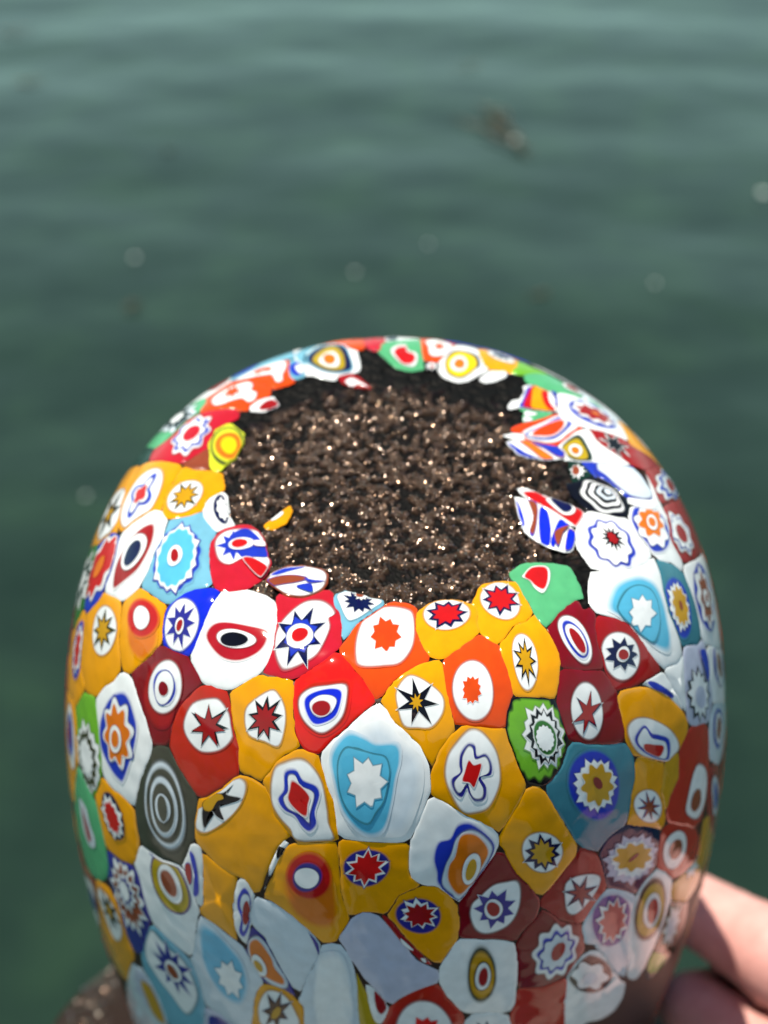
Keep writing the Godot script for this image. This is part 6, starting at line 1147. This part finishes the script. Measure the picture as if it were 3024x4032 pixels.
	[16553,10838,[995,981,959,912,884,870,858,858,871,896,909,865,832,811,798,794,816,832,857,891,935,971,977,987,991,1008,1020,1017,1027,1030,1041,1049,1051,971,896,828,792,771,756,733,726,730,728,752,785,824,873,948,1019,1063,1056,1004,970,950,941,927,942,962,977,998],"",[]],
	[23074,4261,[922,948,937,900,860,770,691,635,580,557,542,519,516,506,515,514,535,547,584,636,696,767,826,822,820,816,835,867,902,962,1044,1101,1018,872,764,682,607,563,527,514,487,482,465,453,463,464,467,498,535,560,609,659,744,855,963,946,921,912,902,912],"",[]],
	[-31417,16179,[702,724,756,799,869,885,772,679,611,559,524,493,478,465,453,452,453,465,478,493,524,559,611,679,772,893,945,915,838,782,737,705,697,693,662,619,595,561,556,544,534,543,551,561,595,615,618,628,627,648,658,679,727,755,724,697,683,677,677,684],"",[]],
	[25713,6694,[871,899,942,928,891,864,844,825,820,839,875,906,958,1032,1125,1140,1089,1045,1027,999,1001,999,1021,1038,1019,971,937,912,903,898,910,925,955,968,921,855,823,795,796,791,788,815,834,877,925,992,1083,1175,1172,1147,1114,1077,1005,949,900,882,859,850,845,852],"",[]],
	[28311,4970,[1008,1008,1003,1002,946,864,789,750,707,679,659,647,645,647,657,661,680,718,759,812,884,961,977,999,1002,1008,1008,1008,1003,1008,1008,1002,996,991,943,847,778,720,679,647,627,620,620,624,616,633,657,669,712,766,832,915,987,987,972,981,989,994,991,1001],"",[]],
	[393,13810,[598,585,589,593,615,624,644,677,724,792,888,935,890,862,848,840,824,836,852,804,769,741,710,691,688,684,690,703,723,749,779,785,760,725,708,685,683,688,686,709,738,787,826,850,840,815,796,788,785,813,836,869,908,900,834,757,699,668,633,621],"",[]],
	[-27481,14647,[920,983,1051,1079,1029,968,900,858,832,817,799,794,809,816,860,880,927,1001,1014,1010,1016,1031,1062,1097,1130,1033,957,898,852,818,792,778,772,772,785,805,839,889,932,982,980,1000,1002,995,983,977,981,977,981,976,974,961,930,903,878,863,846,846,864,885],"",[]],
	[25055,15997,[959,983,1017,1064,1081,1092,1069,953,859,786,733,698,667,652,640,639,640,652,667,698,733,786,859,948,1014,966,935,898,873,875,871,877,893,935,977,1033,1119,1133,1023,913,831,760,706,668,651,632,615,618,621,638,653,681,731,780,853,950,993,966,957,961],"",[]],
	[300,15371,[901,899,840,769,710,663,626,613,586,582,576,571,573,595,610,632,676,730,802,884,985,975,922,881,855,842,839,831,845,843,806,757,727,691,675,656,644,650,662,676,695,717,751,753,743,739,725,736,756,786,808,830,821,815,815,829,858,870,897,905],"",[]],
	[12228,14589,[811,855,888,911,900,872,865,874,879,907,934,999,1040,1024,1022,972,898,843,800,783,764,752,758,777,802,827,883,943,958,943,936,943,962,979,924,876,833,816,797,779,783,791,804,832,880,919,991,1084,1097,1066,971,894,855,812,789,761,762,754,769,779],"",[]],
	[-24937,9990,[1050,1086,1023,973,930,914,900,890,902,933,962,1007,1058,1094,1098,1091,1079,1065,995,934,882,844,826,799,800,797,817,852,872,930,1014,1054,1054,1066,1083,1081,1090,1032,964,932,898,898,889,895,916,952,983,1036,1061,1003,959,916,889,875,875,881,893,903,935,988],"",[]],
	[21355,11379,[705,707,721,757,792,839,896,943,942,932,942,942,933,945,934,947,949,943,889,817,749,711,669,653,645,627,616,633,651,662,693,738,788,872,962,988,952,928,901,902,897,898,911,934,931,885,845,817,787,778,772,772,779,798,810,768,744,719,701,705],"",[]],
	[-24179,16127,[579,600,612,647,678,733,778,749,677,623,583,551,530,516,504,503,504,516,530,551,583,623,677,756,839,809,729,662,605,576,551,534,508,516,521,514,539,545,571,614,653,725,726,710,714,708,652,616,591,587,572,580,578,596,619,619,592,587,572,580],"",[]],
	[22880,9877,[1121,1141,1135,1106,1030,943,889,860,834,809,795,796,814,837,885,929,987,1007,981,965,949,953,962,995,1052,1097,1034,975,939,909,899,889,898,904,938,970,1028,1055,1053,1058,1061,1026,950,900,861,832,797,788,788,795,815,848,887,928,980,986,987,1001,1032,1073],"",[]],
	[-30330,4197,[992,933,892,860,839,822,827,792,748,712,670,652,631,632,624,639,644,672,697,748,811,860,866,872,884,893,909,913,930,947,979,971,958,952,958,971,982,910,728,656,615,582,556,540,512,509,509,517,534,548,564,601,642,698,796,938,1126,1182,1160,1066],"",[]],
	[19420,9856,[962,965,968,991,1015,1058,1047,997,978,955,953,962,991,1015,1051,1035,1037,1033,1037,1031,1018,997,960,927,909,912,909,927,960,997,1023,1032,1044,1051,1053,1066,1088,1089,1070,1042,1044,1037,1013,949,908,881,867,855,860,869,894,928,982,1057,1127,1154,1104,1048,1012,980],"",[]],
	[6116,14845,[793,794,808,833,867,914,969,958,939,927,931,932,933,893,854,827,808,803,824,834,846,806,760,717,700,681,663,663,680,690,722,767,820,877,917,944,966,997,1021,1016,1000,996,971,889,827,781,741,708,684,686,678,693,703,728,766,801,840,831,808,794],"",[]],
	[22184,15986,[712,717,728,768,798,846,924,954,872,798,745,705,678,659,651,646,651,659,678,705,745,798,872,954,928,890,864,850,844,850,864,891,927,850,772,713,678,646,627,624,620,629,628,652,685,727,795,850,857,870,890,924,962,905,854,798,758,732,724,717],"",[]],
	[14658,15579,[897,824,770,728,686,670,659,662,659,670,688,700,743,794,847,942,1045,1027,950,891,860,829,803,791,795,803,823,853,878,933,976,935,892,840,827,810,802,802,810,828,841,803,770,750,736,728,718,725,749,775,798,851,924,970,988,1011,1019,1019,1012,985],"",[]],
	[-16751,10198,[821,819,821,838,854,883,937,928,887,852,821,801,794,794,801,820,846,881,923,901,891,879,874,886,901,885,858,829,821,827,838,842,862,859,853,852,847,852,851,840,834,840,853,873,898,914,896,854,827,813,807,807,818,823,858,895,939,894,855,838],"",[]],
	[8786,14842,[760,710,667,649,626,617,612,617,625,643,659,696,739,800,794,770,750,745,761,770,784,816,854,879,835,783,743,711,690,678,677,678,690,711,738,727,698,675,641,636,626,636,640,664,697,737,783,838,857,842,822,811,811,778,757,750,750,756,764,783],"",[]],
	[12825,10034,[490,511,543,577,623,678,707,716,682,650,633,605,595,585,596,613,619,649,687,724,786,891,958,816,720,630,553,510,477,453,448,433,436,425,369,347,348,381,441,476,501,555,615,741,948,928,895,875,821,726,661,598,557,525,510,495,473,471,476,473],"",[]],
	[16464,16209,[781,787,800,821,853,828,717,630,570,523,484,457,443,430,423,418,423,430,443,457,484,523,570,630,717,846,1018,1030,874,774,694,624,582,550,529,510,503,504,512,500,515,537,570,615,671,742,730,683,652,612,605,585,593,591,607,617,647,676,722,779],"",[]],
	[-11744,15270,[479,477,471,467,482,487,539,743,774,782,796,822,862,900,843,794,750,721,691,681,672,687,690,702,724,765,832,891,961,890,826,757,711,688,663,644,643,649,655,659,687,710,750,809,870,857,859,857,879,895,910,844,745,671,617,577,545,524,510,497],"",[]],
	[-3703,11884,[738,779,817,877,913,898,870,865,856,869,905,933,966,992,923,874,835,807,784,786,783,796,826,854,887,868,810,773,737,720,698,701,708,716,735,761,792,859,928,1022,1128,1064,980,909,866,823,802,794,794,802,819,830,856,809,769,742,722,715,715,722],"",[]],
	[28567,13528,[1125,1179,1092,964,884,809,761,726,691,685,668,657,673,681,690,725,756,813,880,958,987,985,983,978,972,970,965,966,976,972,919,864,804,779,755,746,734,729,741,762,799,841,901,981,1024,966,904,842,805,770,760,758,749,761,785,802,838,876,945,1026],"",[]],
	[-14360,12891,[918,938,934,928,922,926,917,873,818,784,763,749,739,755,764,783,809,846,906,898,858,835,817,812,834,848,865,907,951,1028,1104,1062,967,872,811,775,738,716,691,679,683,689,693,718,757,808,858,936,1025,1044,980,912,881,848,819,815,811,828,843,871],"",[]],
	[18287,15299,[779,802,851,890,861,795,748,718,683,672,657,666,667,668,683,718,749,801,819,789,778,761,753,754,767,793,825,862,922,967,981,965,902,813,735,682,646,611,605,584,587,588,588,597,626,650,694,747,814,904,1021,966,904,843,817,787,767,759,754,761],"",[]],
	[13810,8376,[700,692,635,598,560,527,501,492,483,497,494,500,514,538,563,617,668,747,845,857,871,901,907,792,682,613,558,502,467,441,421,407,395,395,400,401,410,439,464,471,515,583,636,733,896,952,869,775,724,678,633,608,602,576,579,591,593,606,628,670],"",[]],
	[-18030,7001,[778,829,824,824,830,837,857,885,935,979,947,896,845,818,804,798,804,818,841,845,815,771,738,712,698,692,692,698,713,749,779,822,810,791,784,785,797,818,855,886,935,932,903,875,845,837,843,855,848,781,738,711,685,665,655,668,665,668,703,732],"",[]],
	[23006,14336,[623,602,594,589,595,608,623,652,672,726,782,862,920,938,906,879,860,852,846,794,747,709,687,668,655,654,661,674,695,728,780,827,782,753,728,720,720,726,733,743,784,819,844,807,773,747,735,739,740,747,767,794,834,894,958,875,805,736,694,660],"",[]],
	[-18952,13030,[897,854,816,794,775,763,769,788,808,821,788,749,720,679,669,661,646,656,674,679,714,745,806,860,907,899,882,879,877,899,914,926,887,842,810,801,794,790,802,823,855,796,743,703,670,644,631,629,629,633,661,683,716,764,835,921,1007,1002,1002,968],"",[]],
	[-28987,16048,[671,680,706,744,781,845,910,872,787,726,679,640,614,599,587,586,587,599,614,640,679,725,767,727,698,673,654,652,653,660,678,700,732,772,820,830,787,757,726,706,699,698,695,714,704,677,642,632,626,624,615,627,651,674,707,702,675,665,654,659],"",[]],
	[5423,16197,[695,696,709,729,762,791,738,651,585,538,504,478,458,445,438,432,438,445,458,478,504,538,585,651,744,864,954,945,915,844,748,659,604,564,538,521,494,491,495,487,504,524,550,577,606,607,590,579,594,598,616,643,676,717,769,778,760,729,709,696],"",[]],
	[-20436,7762,[846,812,788,757,733,728,712,707,732,768,799,850,913,997,954,889,827,794,753,732,724,718,724,738,764,792,787,759,749,737,732,739,763,786,829,877,922,871,829,791,764,745,738,741,733,751,777,811,857,901,840,798,770,751,737,731,732,744,765,804],"",[]],
	[12529,16246,[685,747,853,947,930,775,659,579,519,478,445,419,405,392,386,385,386,392,405,419,445,478,519,579,659,775,936,997,877,766,697,643,596,553,531,518,511,505,505,518,537,557,585,626,641,639,661,672,647,606,584,568,540,532,537,544,552,576,600,647],"",[]],
	[-1848,14543,[908,945,897,846,812,794,796,794,816,833,866,918,930,891,855,808,791,779,778,783,782,811,849,883,952,936,860,807,777,746,725,709,717,722,750,775,823,875,963,1036,961,909,854,825,810,788,792,805,825,854,860,830,792,766,752,746,753,777,800,846],"",[]],
	[-23976,4273,[1165,1091,941,785,701,656,600,562,551,534,530,516,526,539,552,566,594,646,700,673,650,621,609,589,598,610,614,638,667,719,790,867,990,1126,1137,953,747,624,560,514,480,452,416,401,394,394,392,382,386,383,398,404,437,458,517,568,644,773,942,1149],"",[]],
	[-21190,12178,[776,800,793,757,727,722,706,706,723,737,754,797,792,751,718,691,672,664,658,659,672,692,724,763,806,868,868,855,839,843,854,857,860,796,726,679,652,631,612,599,594,606,623,634,665,705,751,806,829,841,840,863,840,793,770,751,743,738,738,746],"",[]],
]
